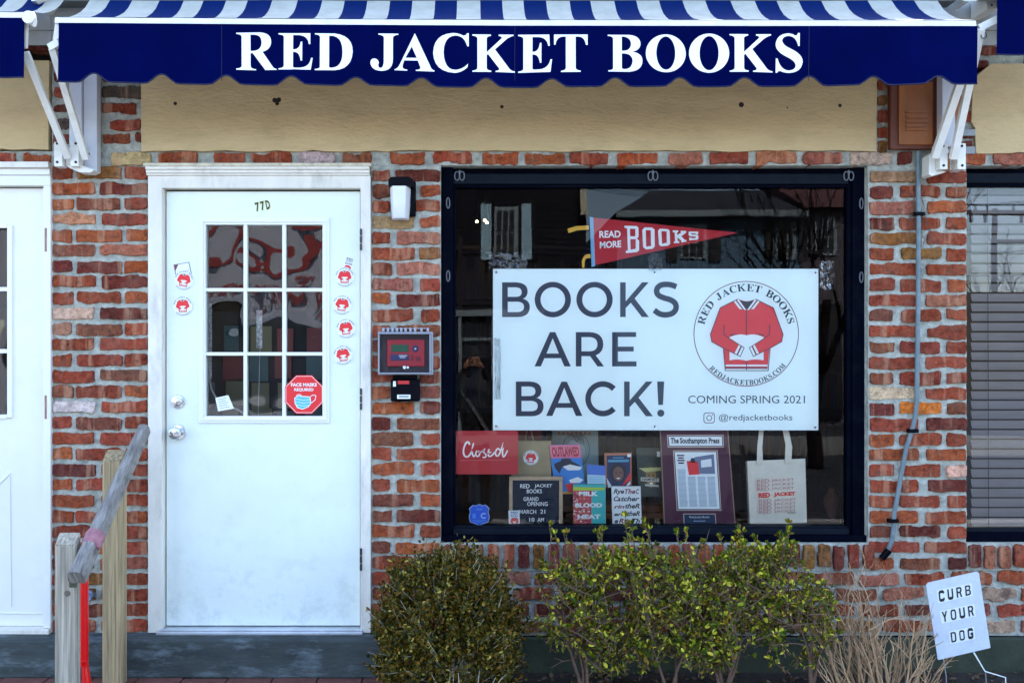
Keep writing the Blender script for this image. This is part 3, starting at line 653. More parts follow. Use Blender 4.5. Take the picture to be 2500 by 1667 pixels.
# ------------------------------------------------------------------ neighbouring door (left edge)
nf = thing('door_frame', 'white door frame cut by the left edge of the view', 'door frame', W(60, 1545))
pbox(110, 455, 128, 1530, -.02, .10).build('side_casing', white_door2, nf); pbox(-200, 400, 129, 414, -.05, .08).build('head_moulding', white_trim, nf)
pbox(-200, 414.5, 128, 430, -.03, .08).build('head_moulding', white_door2, nf); pbox(-200, 430.5, 128, 455, -.022, .10).build('head_casing', white_door2, nf); pbox(-200, 1531, 128, 1542, -.04, .1).build('threshold', white_trim, nf)
nd = thing('door', 'neighbouring white door with dark window panes at the left edge', 'door', W(30, 1530))
q = MB()
for a_ in ((-200,458,14,556),(28,458,110,1530),(-200,1012,28,1530),(14,458,28,1012)): pbox(*a_, .022, .06, 0, q)
q.build('slab', white_door2, nd)
q = MB(); pbox(14.5, 548, 26, 1020, .010, .05, .002, q); pbox(-200, 545, 14, 556, .010, .05, .002, q); pbox(-200, 1012, 14, 1022, .010, .05, .002, q)
for py in (705, 857): pbox(-200, py-5, 14, py+5, .02, .05, .002, q)
q.build('window_moulding', muntin_m, nd)
MB().add([(X(-200), .045, Z(1012)), (X(14), .045, Z(1012)), (X(14), .045, Z(556)), (X(-200), .045, Z(556))], [[0, 1, 2, 3]]).build('pane', glass_d, nd)
q = MB(); q.tube([W(-60, 1240, .02), W(24, 1155, .02)], .004, 6); q.tube([W(24, 1155, .02), W(27, 1480, .02)], .003, 6); q.tube([W(-60, 1495, .018), W(106, 1497, .018)], .004, 6)
q.build('panel_moulding', white_door2, nd)
for y0 in (557, 965):
    hb = MB(); hb.tube([W(111.5, y0, -.02), W(111.5, y0+57, -.02)], .005, 8); hb.build('hinge', mat('rusty_hinge', (.35,.17,.12), .6, var=.4, vscale=60), nf)

# ------------------------------------------------------------------ shop window
sw = thing('shop_window', 'large dark framed shop window full of posters and books', 'window', W(1600, 1325))
for a_ in ((1079,1325-921,1106,1324.5),(2081,404.5,2091,1324.5),(2091.5,404.5,2121.5,1324.5)):
    pbox(*a_, .045 if a_[0] != 2081 else .06, .14, .003).build('jamb', frame_m, sw)
pbox(1106.5, 420, 2080.5, 445, .045, .13, .003).build('header', frame_hi, sw); pbox(1079, 404.3, 2121, 419.5, .075, .14, .001).build('header', frame_m, sw)
pbox(1106.5, 445.5, 2080.5, 452, .06, .13, .001).build('glazing_bead', frame_m, sw); pbox(1106.5, 452.5, 1112, 1289, .06, .13, .001).build('glazing_bead', frame_m, sw)
pbox(1106.5, 1293, 2080.5, 1308, .035, .13, .003).build('sill', frame_hi, sw); pbox(1079, 1308.5, 2121, 1325, .02, .14, .003).build('sill', frame_m, sw); pbox(1106.5, 1289, 2080.5, 1292.7, .055, .13, .001).build('glazing_bead', frame_hi, sw)
YG = .085
MB().add([(X(1106,YG), YG, Z(1292,YG)), (X(2081,YG), YG, Z(1292,YG)), (X(2081,YG), YG, Z(448,YG)), (X(1106,YG), YG, Z(448,YG))], [[0, 1, 2, 3]]).build('pane', glass_w, sw)
clip_m = mat('clip_plastic', (.12,.125,.14), .35)
for px, py, kind in ((1122,430,0),(1594,430,0),(2072,430,0),(1094,496,1),(1094,674,1),(2103,497,1),(2103,677,1)):
    q = MB()
    if kind == 0:
        for s_ in (-1, 1): q.tube([W(px+s_*6+6*math.cos(t_*math.pi/5), py+11*math.sin(t_*math.pi/5), .038) for t_ in range(11)], .0028, 6)
        q.tube([W(px, py-14, .036), W(px, py+6, .034)], .004, 6)
    else: q.tube([W(px+4*math.cos(t_*math.pi/6), py+13*math.sin(t_*math.pi/6), .040) for t_ in range(13)], .003, 6)
    q.build('frame_clip', clip_m, sw)

# interior of the shop
rm = MB().box(X(1079), X(2121), .141, .62, Z(1300), Z(1294,.1))
o = rm.build('display_shelf', mat('shelf_board', (.10,.055,.035), .6, var=.3, vscale=8), off=W(1600, 1300, .3)); o['label'] = 'brown display shelf inside the shop window'; o['category'] = 'shelf'
bk = thing('bookcase', 'dim bookcase full of books at the back of the shop', 'bookcase', (1.2, 3.0, 0))
q = MB(); 
for i in range(6): q.box(-1.2, 3.2, 3.0, 3.3, i*.42, i*.42+.03)
for i in range(5): q.box(-1.2+i*1.09, -1.17+i*1.09, 2.99, 3.31, 0, 2.2)
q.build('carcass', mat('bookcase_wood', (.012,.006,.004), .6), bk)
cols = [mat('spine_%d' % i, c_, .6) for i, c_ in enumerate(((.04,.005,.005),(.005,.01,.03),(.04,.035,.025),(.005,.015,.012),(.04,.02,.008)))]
q = MB()
for i in range(5):
    x = -1.15
    while x < 3.1:
        w_ = random.uniform(.02, .05); q.use(random.choice(cols)); q.box(x, x+w_*.94, 2.98, 3.2, i*.42+.031, i*.42+.03+random.uniform(.2, .34)); x += w_
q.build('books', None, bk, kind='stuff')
bl = mat('bulb_lit', (1,.8,.5), .5, emit=(1,.72,.35), estr=9)
for i, (px, py, dd, lab) in enumerate(((1175,453,2.2,'topmost small glowing bulb seen through the window, upper left corner'),(1164,541,2.6,'small glowing bulb left of the reflected shutter'),(1184,538,2.6,'upper of two glowing bulbs close together in the window'),(1189,544,2.7,'lower of two glowing bulbs close together in the window'))):
    c = W(px, py, dd); t = thing('pendant_bulb', lab, 'light bulb', c, 'glowing bulbs hanging in the shop')
    MB().sphere(c, .0085, 12, 8).build('bulb', bl, t); MB().tube([c+Vector((0, 0, .016)), Vector((c.x, c.y, ZT-.01))], .002, 5).build('cord', black_pl, t)

# banner
YB = YG+.012
BF = region(1180, 640, 2.8)
bn = thing('banner', 'large white BOOKS ARE BACK banner with the red jacket logo', 'banner', W(1600, 1050, YB))
def wav(u, v): return .0015*math.sin(u*.011)+.001*math.sin(v*.03+u*.004)
fn = lambda u, v: W(*BF(u, v), YB)
q = MB(); x0, x1, y0, y1 = 66, 2290, 46, 1148
A_ = [fn(x0, y0), fn(x1, y0), fn(x1, y1), fn(x0, y1)]
q.add([p+Vector((0, d, 0)) for d in (0, .0012) for p in A_], [[0, 1, 2, 3], [7, 6, 5, 4], [0, 4, 5, 1], [1, 5, 6, 2], [2, 6, 7, 3], [3, 7, 4, 0]])
banner_m = mat('banner_vinyl', (.86,.96,.92), .42, var=.035, vscale=1.5, bump=.5, bscale=2.2)
q.build('sheet', banner_m, bn)
a = Art(fn, .0005)
ink = mat('banner_ink', (.012,.022,.05), .4)
B1 = 'M128,138 L225,138 Q303,142 303,200 Q302,238 270,250 Q318,262 318,308 Q316,374 235,375 L128,375 Z M167,172 L222,172 Q262,174 262,205 Q262,237 222,237 L167,237 Z M167,270 L230,270 Q278,272 278,305 Q278,341 230,341 L167,341 Z'
K1 = 'M935,138 L973,138 L973,268 L1085,138 L1130,138 L1034,248 L1132,375 L1084,375 L1008,277 L973,314 L973,375 L935,375 Z'
A1 = 'M455,478 L492,478 L598,712 L554,712 L530,656 L417,656 L393,712 L350,712 Z M474,519 L432,624 L516,624 Z'
a.put(path(B1), ink); a.put([ell(475,256,124,121), ell(475,256,84,84)], ink); a.put([ell(760,256,124,121), ell(760,256,84,84)], ink); a.put(path(K1), ink)
Sp = [(1320,168),(1285,156),(1250,152),(1212,158),(1188,180),(1186,208),(1202,230),(1240,246),(1280,258),(1310,280),(1318,308),(1308,335),(1284,353),(1245,360),(1205,353),(1168,328)]
def smooth(pts, n=4):
    o = []
    for i in range(len(pts)-1):
        p0, p1, p2, p3 = pts[max(i-1, 0)], pts[i], pts[i+1], pts[min(i+2, len(pts)-1)]
        for k in range(n):
            t = k/n; o.append(tuple(.5*((2*p1[j])+(-p0[j]+p2[j])*t+(2*p0[j]-5*p1[j]+4*p2[j]-p3[j])*t*t+(-p0[j]+3*p1[j]-3*p2[j]+p3[j])*t**3) for j in (0, 1)))
    return o+[pts[-1]]
a.put(stroke(smooth(Sp), 38), ink)
a.put(path(A1), ink); a.put(path('M632,478 L728,478 Q820,482 820,562 Q818,618 768,636 L825,712 L780,712 L730,642 L671,642 L671,712 L632,712 Z M671,512 L726,512 Q780,514 780,562 Q778,608 726,609 L671,609 Z'), ink)
a.put(path('M880,478 L1044,478 L1044,511 L920,511 L920,577 L1028,577 L1028,610 L920,610 L920,678 L1047,678 L1047,712 L880,712 Z'), ink)
a.put(path(B1), ink, T=lambda u, v: (u+94, v+677)); a.put(path(A1), ink, T=lambda u, v: (u+79, v+338)); a.put(stroke(ell(817,933,101,101,30,42,318), 38), ink); a.put(path(K1), ink, T=lambda u, v: (u+27, v+677))
a.put([(1188,815),(1236,815),(1228,975),(1196,975)], ink); a.put(ell(1213,1031,24), ink)
a.build('lettering', bn)
a = Art(fn, .0004); L0 = region(0, 0, 1)
def LT(u, v): return ((1670+u/5.227-1180)*2.8, (670+v/5.227-640)*2.8)
a.put([ell(793,757,672,672,72), ell(793,757,662,662,72)], maroon_print, 2, LT); jacket(a, LT, True, 2, white=banner_m)
arc_text(a, LT, 'RED JACKET BOOKS', 793, 757, 545, 92, 168, 13, black_m, 2); arc_text(a, LT, 'REDJACKETBOOKS.COM', 793, 757, 655, 66, 223, 321, black_m, 2, bottom=True)
a.build('jacket_logo', bn)
a = Art(fn, .0004); a.text('COMING SPRING 2021', 1400, 911, 2198, 964, ink, 2); a.text('@redjacketbooks', 1610, 1038, 2112, 1092, ink, 2)
igm = mat('camera_icon_ink', (.16,.05,.12), .5)
a.put([rrect(1505,1027,1582,1100,18), rrect(1510,1032,1577,1095,15)], igm, 2); a.put([ell(1544,1064,20), ell(1544,1064,15)], igm, 2); a.put(ell(1566,1044,4,4,10), igm, 2)
a.build('small_lettering', bn)
for u, v in ((88,70),(1171,70),(2270,72),(88,1122),(1171,1122),(2268,1128)):
    c = fn(u, v); g_ = MB().lathe((c.x, c.y-.002, c.z), (0, 1, 0), [(.0075, 0), (.0075, .0015)], 14).build('grommet', chrome, bn)
    MB().lathe((c.x, c.y-.003, c.z), (0, 1, 0), [(.0042, 0), (.0042, .001)], 10).build('hole', dark_hole, g_)
# wrinkled clear tape
for (cx_, cy_, w_, h_, lab) in ((1240,636,95,38,'clear wrinkled tape above the top left corner of the banner'),(2018,672,34,70,'clear wrinkled tape at the top right corner of the banner'),(1600,640,34,42,'clear wrinkled tape above the middle of the banner'),(1215,900,16,150,'clear tape strip along the left edge of the banner')):
    q = MB(); nx_, ny_ = 12, 10; vs = []
    for j in range(ny_+1):
        for i in range(nx_+1):
            vs.append(W(cx_+(i/nx_-.5)*w_+random.uniform(-2, 2), cy_+(j/ny_-.5)*h_+random.uniform(-2, 2), YB-.004+random.uniform(-.005, .003)))
    q.add(vs, [[j*(nx_+1)+i, j*(nx_+1)+i+1, (j+1)*(nx_+1)+i+1, (j+1)*(nx_+1)+i] for j in range(ny_) for i in range(nx_)])
    o = q.build('clear_tape', film_m, off=W(cx_, cy_, YB)); o['label'] = lab; o['category'] = 'tape'

# pennant
pn = thing('pennant', 'red READ MORE BOOKS pennant hanging above the banner', 'pennant', W(1600, 590, .12))
PF = region(1370, 500, 5.113); fn2 = lambda u, v: W(*PF(u, v), .115)
a = Art(fn2, .001); a.put([(395,160),(2205,350),(425,755)], mat('pennant_felt', (.48,.012,.02), .8), 0); a.build('flag', pn)
a = Art(fn2, .001); a.put([(355,150),(400,160),(425,765),(380,775)], mat('pennant_binding', (.18,.42,.62), .7), 1); a.build('binding', pn)
yl = mat('yellow_tie', (.75,.40,.03), .7)
a = Art(fn2, .001); a.put([(80,300),(190,265),(345,260),(345,310),(200,320),(92,355)], yl, 0); a.build('tie', pn)
a = Art(fn2, .001); a.put([(365,615),(368,665),(310,670),(295,710),(290,790),(262,785),(258,700),(285,640),(320,618)], yl, 0); a.build('tie', pn)
a = Art(fn2, .001)
for d in ('M790,262 L945,268 L965,290 L965,400 L945,425 L972,450 L972,570 L945,592 L808,605 L806,575 L832,570 L822,295 L790,290 Z M858,300 L925,302 L925,395 L860,395 Z M862,430 L930,430 L930,550 L866,562 Z',
          'M1040,285 L1130,285 L1165,310 L1168,520 L1140,550 L1060,558 L1022,530 L1012,315 Z M1055,318 L1118,320 L1122,515 L1060,525 Z',
          'M1230,300 L1330,305 L1355,325 L1360,490 L1335,512 L1250,520 L1220,500 L1208,325 Z M1250,330 L1315,332 L1318,475 L1258,488 Z',
          'M1392,320 L1460,322 L1460,345 L1445,345 L1450,380 L1500,345 L1490,343 L1490,325 L1560,328 L1560,350 L1495,395 L1545,440 L1562,440 L1562,462 L1500,470 L1500,450 L1450,410 L1455,455 L1472,455 L1472,478 L1405,482 L1405,460 L1422,458 L1415,345 L1392,345 Z',
          'M1595,335 L1710,338 L1710,370 L1680,368 L1680,360 L1625,358 L1625,372 L1700,375 L1712,390 L1712,425 L1695,437 L1600,445 L1597,412 L1625,412 L1630,420 L1680,415 L1680,400 L1605,395 L1590,380 L1590,350 Z'):
    a.put(path(d), sign_white, 2)
a.text('READ', 475, 325, 742, 412, sign_white, 2, bold=.03, T=lambda u, v: (u, v-(u-600)*.02)); a.text('MORE', 482, 455, 748, 540, sign_white, 2, bold=.03, T=lambda u, v: (u, v-(u-600)*.06))
a.build('lettering', pn)

# ------------------------------------------------------------------ window display
def board(t, pts, y, m, name='board', thick=.006):
    """flat rigid thing with thickness whose front face spans four pixel corners"""
    P = [W(px, py, y) for px, py in pts]; q = MB()
    q.add(P+[p+Vector((0, thick, 0)) for p in P], [[0, 1, 2, 3], [7, 6, 5, 4], [0, 4, 5, 1], [1, 5, 6, 2], [2, 6, 7, 3], [3, 7, 4, 0]])
    return q.build(name, m, t)
def simple(name, label, cat, pts, y, m, part='board', thick=.006):
    cx_ = sum(p[0] for p in pts)/4; by = max(p[1] for p in pts); t = thing(name, label, cat, W(cx_, by, y)); board(t, pts, y, m, part, thick); return t
# closed sign on the glass
YC = YG+.006
cs = simple('closed_sign', 'red rounded Closed sign stuck in the lower left of the window', 'sign', ((1110,1055),(1263,1054),(1265,1152),(1112,1155)), YC, mat('sign_red', (.46,.008,.014), .5), 'board', .003)
ZA = region(1100, 1040, 4.9); a = Art(lambda u, v: W(*ZA(u, v), YC), .0006)
a.put(rrect(28,55,808,575,24), MATS['sign_red'], 1)
for pts, w_ in (([(228,222),(215,192),(190,196),(166,240),(154,300),(165,350),(195,366),(225,348),(250,308)], 15), ([(246,312),(285,240),(292,202),(276,204),(262,262),(262,330),(276,360),(300,338)], 13),
             ([(326,292),(304,312),(306,350),(326,360),(346,340),(344,304),(326,292),(350,312),(382,296)], 13), ([(356,318),(382,300),(406,276),(396,298),(402,318),(420,334),(424,356),(408,374),(384,368)], 11),
             ([(440,330),(486,300),(484,270),(462,276),(448,320),(458,358),(490,352),(535,306)], 13), ([(596,288),(566,268),(538,304),(544,350),(572,350),(600,296),(640,185),(622,300),(628,362),(650,350),(682,288)], 13)):
    a.put(stroke(smooth(pts, 5), w_*1.35), sign_white, 2)
a.put(stroke([(115,412),(400,404),(705,402)], 4), pink_print, 2)
a.build('lettering', cs)
# police shield
a = Art(lambda u, v: W(*ZA(u, v), YC), .0006); shp = [(268,940),(300,948),(342,930),(385,948),(420,936),(468,985),(452,1020),(468,1085),(452,1145),(400,1165),(342,1188),(285,1165),(232,1145),(218,1090),(232,1025),(218,985)]
a.put(shp, mat('shield_pale', (.45,.60,.85), .5), 1); sb = mat('shield_blue', (.02,.12,.62), .5); a.put([(342+(x-342)*.93, 1058+(y-1058)*.94) for x, y in shp], sb, 2)
sl = mat('shield_lightblue', (.10,.30,.75), .5); a.text('C', 360, 1035, 420, 1105, MATS['shield_pale'], 3, bold=.03)
a.put(rect(262,1045,300,1100), sl, 3); a.put(rect(305,985,380,1000), sl, 3); a.put(rect(260,1122,425,1130), sl, 3); a.put(rect(285,1140,400,1147), sl, 3)
o = a.build('shield_sticker', None); o['label'] = 'blue shield shaped police sticker in the lower left window corner'; o['category'] = 'sticker'
# kraft bag
YI = .14
kb = simple('paper_bag', 'brown paper bag with a round jacket sticker behind the letter board', 'paper bag', ((1248,1076),(1346,1076),(1346,1293),(1251,1293)), .20, mat('kraft_paper', (.36,.28,.15), .8, var=.1, vscale=12), 'body', .07)
a = Art(lambda u, v: W(u, v, .20), .0006); r1 = rot(1296, 1117, 3, 18.5/672); logo(a, lambda u, v: r1(u-793, v-757), False, False); a.build('sticker', kb)
MB().tube([W(1283,1078,.202), W(1286,1052,.202), W(1292,1040,.202), W(1298,1056,.202), W(1303,1078,.202)], .003, 6).build('handle', MATS['kraft_paper'], kb)
simple('red_book', 'red book with a pale triangle behind the paper bag', 'book', ((1265,1040),(1322,1040),(1322,1100),(1265,1100)), .36, mat('dull_red_cover', (.30,.03,.04), .6), 'cover', .03)
# letter board
lb = thing('letter_board', 'wood framed black letter board announcing the grand opening', 'letter board', W(1308, 1293, YI))
fw = mat('light_oak', (.52,.37,.22), .6, var=.2, vscale=20)
for a_ in ((1243,1163,1374,1172),(1243,1284.5,1374,1293),(1243,1172.3,1251.5,1284.2),(1365,1172.3,1374,1284.2)):
    p0, p1 = W(a_[0], a_[3], YI), W(a_[2], a_[1], YI); MB().box(p0.x, p1.x, YI, YI+.02, p0.z, p1.z, .0015).build('frame', fw, lb)
q = MB()
for k in range(24):
    y0 = 1172+k*4.7; p0, p1 = W(1251, y0+3.6, YI+.008), W(1365, y0, YI+.008); q.box(p0.x, p1.x, YI+.006, YI+.016, p0.z, p1.z)
p0, p1 = W(1251, 1285, YI+.01), W(1365, 1172, YI+.01); q.box(p0.x, p1.x, YI+.0165, YI+.019, p0.z, p1.z)
q.build('felt_panel', mat('letter_board_felt', (.010,.022,.045), .8), lb)
a = Art(lambda u, v: W(u, v, YI+.005), .001)
for t_, x0, x1, y0 in (('RED',1270,1293,1181),('JACKET',1305,1348,1181),('BOOKS',1286,1323,1193.5),('GRAND',1278,1315,1212.5),('OPENING',1287,1337,1224.5),('MARCH',1268,1309,1243.5),('21',1319,1331,1243),('10',1292,1305,1263),('AM',1312,1328,1263)):
    a.text(t_, x0, y0, x1, y0+10, sign_white, 2, bold=.015)
a.build('letters', lb)
cd = simple('card', 'small white jacket logo card leaning on the letter board', 'card', ((1241,1246),(1268,1245),(1270,1291),(1243,1292)), YI-.012, sign_white, 'paper', .001)
a = Art(lambda u, v: W(u, v, YI-.012), .0006); r2 = rot(1256, 1272, 0, 15/672); jacket(a, lambda u, v: r2(u-793, v-757), False, 1)
for q_, t_ in enumerate(('RED','JACKET','BOOKS')): a.text(t_, 1247, 1248+q_*4.5, 1264, 1251.5+q_*4.5, mat('blue_ink', (.03,.10,.3), .5), 1, bold=.03)
a.build('print', cd)
# gray poster
gp = simple('portrait_poster', 'grey green poster with an oval portrait behind the pink and blue book', 'poster', ((1348,1035),(1460,1035),(1462,1200),(1350,1200)), .34, mat('poster_greygreen', (.26,.35,.33), .7, var=.1, vscale=10), 'sheet', .004)
a = Art(lambda u, v: W(*ZA(u, v), .34), .0008); gm = mat('poster_ink', (.02,.04,.05), .6); gl = mat('poster_light', (.42,.50,.50), .6)
a.put([ell(1500,280,165,205), ell(1500,280,158,198)], gm, 1); a.put(ell(1500,300,110,150), gl, 1)
for r_ in range(7): a.put(stroke(smooth([(1400+r_*22,150+r_*6),(1430+r_*22,110),(1475+r_*18,130),(1490+r_*16,180+r_*8)], 4), 7), gm, 2)
for r_ in range(8): a.put(rect(1285+r_*52,62,1312+r_*52,105), mat('poster_rust', (.40,.13,.06), .6), 1)
a.build('print', gp)
# book: OUTLAWED
bo = simple('pink_and_blue_book', 'pink and blue book titled OUTLAWED', 'book', ((1341,1086),(1416,1085),(1430,1204),(1356,1206)), .19, mat('cover_blue', (.03,.22,.60), .5), 'cover', .025)
a = Art(lambda u, v: W(u, v, .19), .0006); B = bilin((1341,1086),(1416,1085),(1430,1204),(1356,1206))
def bq(x0, y0, x1, y1): return [B(x0,y0),B(x1,y0),B(x1,y1),B(x0,y1)]
a.put(bq(0,0,1,.27), mat('cover_pink', (.75,.18,.28), .5), 1); a.text('OUTLAWED', .06, .04, .94, .24, mat('cover_crimson', (.42,.005,.02), .5), 2, bold=.04, T=B)
a.put([B(.08,.38),B(.3,.33),B(.36,.28),B(.62,.28),B(.68,.34),B(.92,.42),B(.9,.5),B(.66,.45),B(.32,.46),B(.22,.58),B(.1,.48)], black_m, 2)
a.put([B(.35,.44),B(.6,.40),B(.98,.46),B(.9,.52),B(.5,.52)], sign_white, 3); a.put([B(.5,.72),B(.8,.66),B(.98,.72),B(.85,.78),B(.55,.78)], sign_white, 2); a.put([B(.02,.68),B(.15,.64),B(.3,.7),B(.1,.73)], sign_white, 2)
a.put([B(.35,.8),B(.7,.78),B(.6,.95),B(.45,.98)], red_print, 3); a.put(bq(0,.95,1,1.0), mat('cover_orange', (.70,.32,.05), .5), 3)
a.build('print', bo)
# pamphlet
pm = simple('pamphlet', 'blue and pale green pamphlet standing behind the teal book', 'pamphlet', ((1434,1133),(1478,1137),(1479,1292),(1434,1292)), .165, mat('pamphlet_pale', (.50,.68,.75), .6), 'paper', .003)
a = Art(lambda u, v: W(u, v, .165), .0006); a.put([(1434,1133),(1478,1137),(1478,1160),(1434,1158)], mat('pamphlet_blue', (.08,.20,.62), .6), 1)
for r_ in range(3): a.put(rect(1438,1164+r_*5,1474,1165.5+r_*5), mb_, 1)
a.build('print', pm)
# milk blood heat
mbk = simple('teal_book', 'teal and mottled red book titled MILK BLOOD HEAT', 'book', ((1399,1182),(1477,1182),(1478,1292),(1400,1292)), .14, mat('cover_teal', (.04,.46,.42), .5), 'cover', .022)
fn3 = lambda u, v: W(u, v, .14)
a = Art(fn3, .0006); fl = [mat('fleck_%d' % i, c_, .5) for i, c_ in enumerate(((.55,.05,.06),(.7,.3,.32),(.6,.35,.08),(.2,.03,.05),(.75,.65,.6)))]
a.put(rect(1399.5,1197,1444,1292), fl[0], 1)
random.seed(11)
for _ in range(150):
    x, y = random.uniform(1401, 1440), random.uniform(1199, 1288); s_ = random.uniform(1.2, 4); an = random.uniform(0, 90)
    a.put([(min(1444, x+s_*math.cos(R(an+90*k))), min(1291, y+s_*.7*math.sin(R(an+90*k)))) for k in range(4)], random.choice(fl[1:]), 1.2+random.random()*.7)
a.put([(1399.5,1188),(1477,1190),(1477,1196),(1399.5,1197)], mat('cover_lime', (.45,.62,.05), .5), 2)
for t_, x0, x1, y0 in (('MILK',1413,1460,1199),('BLOOD',1404,1470,1227),('HEAT',1410,1466,1255)): a.text(t_, x0, y0, x1, y0+11, sign_white, 4, bold=.05)
a.text('MONIZ', 1406, 1281, 1438, 1288, sign_white, 4, bold=.04)
a.build('print', mbk)
# portrait book
def face_book(name, label, c4, y, mcover, skin, hair, extra=None):
    t = simple(name, label, 'book', c4, y, mcover, 'cover', .025); B = bilin(*c4); a = Art(lambda u, v: W(u, v, y), .0006)
    hairm = hair; e = lambda cx, cy, rx, ry: [B(cx+rx*math.cos(R(i*15)), cy+ry*math.sin(R(i*15))) for i in range(24)]
    if extra: extra(a, B, 1)
    a.put(e(.5,.56,.31,.27), hairm, 3); a.put(e(.5,.60,.20,.21), skin, 4); a.put(e(.42,.56,.035,.018), black_m, 5); a.put(e(.58,.56,.035,.018), black_m, 5)
    a.put([B(.49,.58),B(.53,.66),B(.47,.66)], maroon_print, 5); a.put([B(.42,.71),B(.58,.71),B(.53,.75),B(.47,.75)], sign_white, 5)
    a.build('print', t); return t
def ex1(a, B, k):
    a.put([B(.08,.07),B(.95,.07),B(.95,1),B(.08,1)], mat('cover_navy', (.012,.03,.09), .5), k)
    a.put([B(.3,.12),B(.7,.12),B(.7,.15),B(.3,.15)], mat('title_blue', (.10,.35,.5), .5), k+1); a.put([B(.12,.19),B(.9,.19),B(.9,.26),B(.12,.26)], MATS['title_blue'], k+1)
    a.put([B(.05,.7),B(.3,1),B(.12,1)], sign_white, k+1); a.put([B(.95,.55),B(.98,.75),B(.6,1),B(.75,.8)], red_print, k+1); a.put([B(.8,.92),B(.95,.8),B(.95,.9),B(.8,1)], sign_white, k+2); a.put([B(.84,.03),B(.98,.03),B(.98,.12),B(.84,.12)], sign_white, k+2)
face_book('portrait_book', 'navy book with an orange border and a smiling portrait', ((1476,1106),(1542,1105),(1542,1296),(1480,1296))[:2]+((1542,1190),(1477,1190)), .21, mat('cover_salmon', (.50,.16,.08), .5), mat('printed_skin', (.20,.10,.07), .6), black_m, ex1)
def ex2(a, B, k):
    a.put([B(.05,.42),B(.9,.40),B(1.0,.46),B(.3,.50)], mat('feather', (.55,.50,.18), .6), k+4.5); a.put([B(.1,.60),B(.8,.62),B(.8,.70),B(.1,.68)], mat('label_paper', (.55,.52,.42), .6), k+5); a.text('HAMNET', .16, .62, .74, .67, black_m, k+6, bold=.02, T=B); a.put([B(.25,.74),B(.78,.76),B(.78,.80),B(.25,.78)], MATS['label_paper'], k+5); a.put([B(.75,.08),B(.95,.08),B(.95,.19),B(.75,.19)], sign_white, k+2)
face_book('dark_green_book', 'dark green book titled HAMNET with a boyish face', ((1553,1092),(1620,1092),(1622,1212),(1560,1212)), .21, mat('cover_darkgreen', (.02,.035,.025), .5, var=.3, vscale=25), mat('printed_skin_gold', (.30,.18,.05), .6), mat('print_hat', (.05,.06,.03), .6), ex2)
# table
tb = thing('wooden_stand', 'orange brown wooden stand behind the white book', 'stand', W(1500, 1292, .42))
for a_ in ((1372,1232,1640,1250),(1380,1252,1632,1278)):
    p0, p1 = W(a_[0], a_[3], .40), W(a_[2], a_[1], .40); MB().box(p0.x, p1.x, .40, .56, p0.z, p1.z, .004).build('rail', mat('orange_wood', (.30,.10,.03), .5, var=.3, vscale=10, stretch=(.4,1,3)), tb)
for px in (1385, 1622): 
    p = W(px, 1279, .41); MB().box(p.x-.015, p.x+.015, .41, .44, Z(1294,.1)+.001, p.z-.001).build('leg', MATS['orange_wood'], tb)
# white book
wb = simple('white_book', 'white book covered in slanted rows of black and red title letters', 'book', ((1493,1187),(1564,1187),(1567,1293),(1496,1293)), .135, sign_white, 'cover', .02)
a = Art(lambda u, v: W(u, v, .135), .0006)
for row, (ws, y0) in enumerate(((((('Rye'),0),('The',1),('C',0)),1193),((('Ca',0),('tcher',0)),1211),((('rin',1),('theR',0)),1228.5),((('erin',0),('theR',0)),1247),((('e',0),('Rye',1),('Th',0)),1265))):
    tot = sum(len(w_) for w_, _ in ws); x = 1497+row*.6; sp = (1561-1497)/tot
    for w_, c_ in ws:
        asc = 0 if any(ch in 'RTCthdlfk' for ch in w_) else 3.6
        a.text(w_, x+.5, y0+asc, x+sp*len(w_)-.8, y0+12+(3 if 'y' in w_ else 0), maroon_print if c_ else black_m, 1, bold=.03, shear=.3); x += sp*len(w_)
a.text('J. D. SALINGER', 1503, 1283, 1560, 1289, black_m, 1, bold=.02, shear=.3)
a.build('print', wb)
# framed newspaper
fc4 = ((1611,1040),(1777,1040),(1797,1293),(1622,1293)); fp = thing('framed_newspaper', 'maroon mounted newspaper page of The Southampton Press', 'framed newspaper', W(1705, 1293, YI))
board(fp, fc4, YI, mat('frame_edge', (.35,.22,.14), .5), 'frame', .02)
B = bilin(*fc4); a = Art(lambda u, v: W(u, v, YI), .0006); mm = mat('maroon_mount', (.085,.022,.045), .8, var=.1, vscale=30)
a.put([B(.012,.0),B(.988,.0),B(.988,.99),B(.012,.99)], mm, 1); a.build('mount', fp)
pinkb = mat('bevel_cream', (.60,.45,.38), .6); paper = mat('newsprint', (.85,.90,.88), .7)
a = Art(lambda u, v: W(u, v, YI-.001), .0006); q4 = ((1628,1061),(1766,1061),(1767,1092),(1630,1092)); 
def shr(c4, d): 
    cx_ = sum(p[0] for p in c4)/4; cy_ = sum(p[1] for p in c4)/4; return [(p[0]-math.copysign(d, p[0]-cx_), p[1]-math.copysign(d, p[1]-cy_)) for p in c4]
a.put(list(q4), pinkb, 1); a.put(shr(q4, 2), black_m, 2); a.put(shr(q4, 4), paper, 3); a.text('The Southampton Press', 1637, 1068, 1756, 1086, black_m, 4, bold=.035); a.build('nameplate', fp)
a = Art(lambda u, v: W(u, v, YI-.001), .0006); q4 = ((1643,1099),(1752,1099),(1761,1246),(1652,1246)); a.put(list(q4), pinkb, 1); a.put(shr(q4, 2), black_m, 2); a.put(shr(q4, 4), paper, 3)
N = bilin(*shr(q4, 5)); nq = lambda x0, y0, x1, y1: [N(x0,y0),N(x1,y0),N(x1,y1),N(x0,y1)]
tx = mat('newsprint_text', (.30,.42,.52), .7)
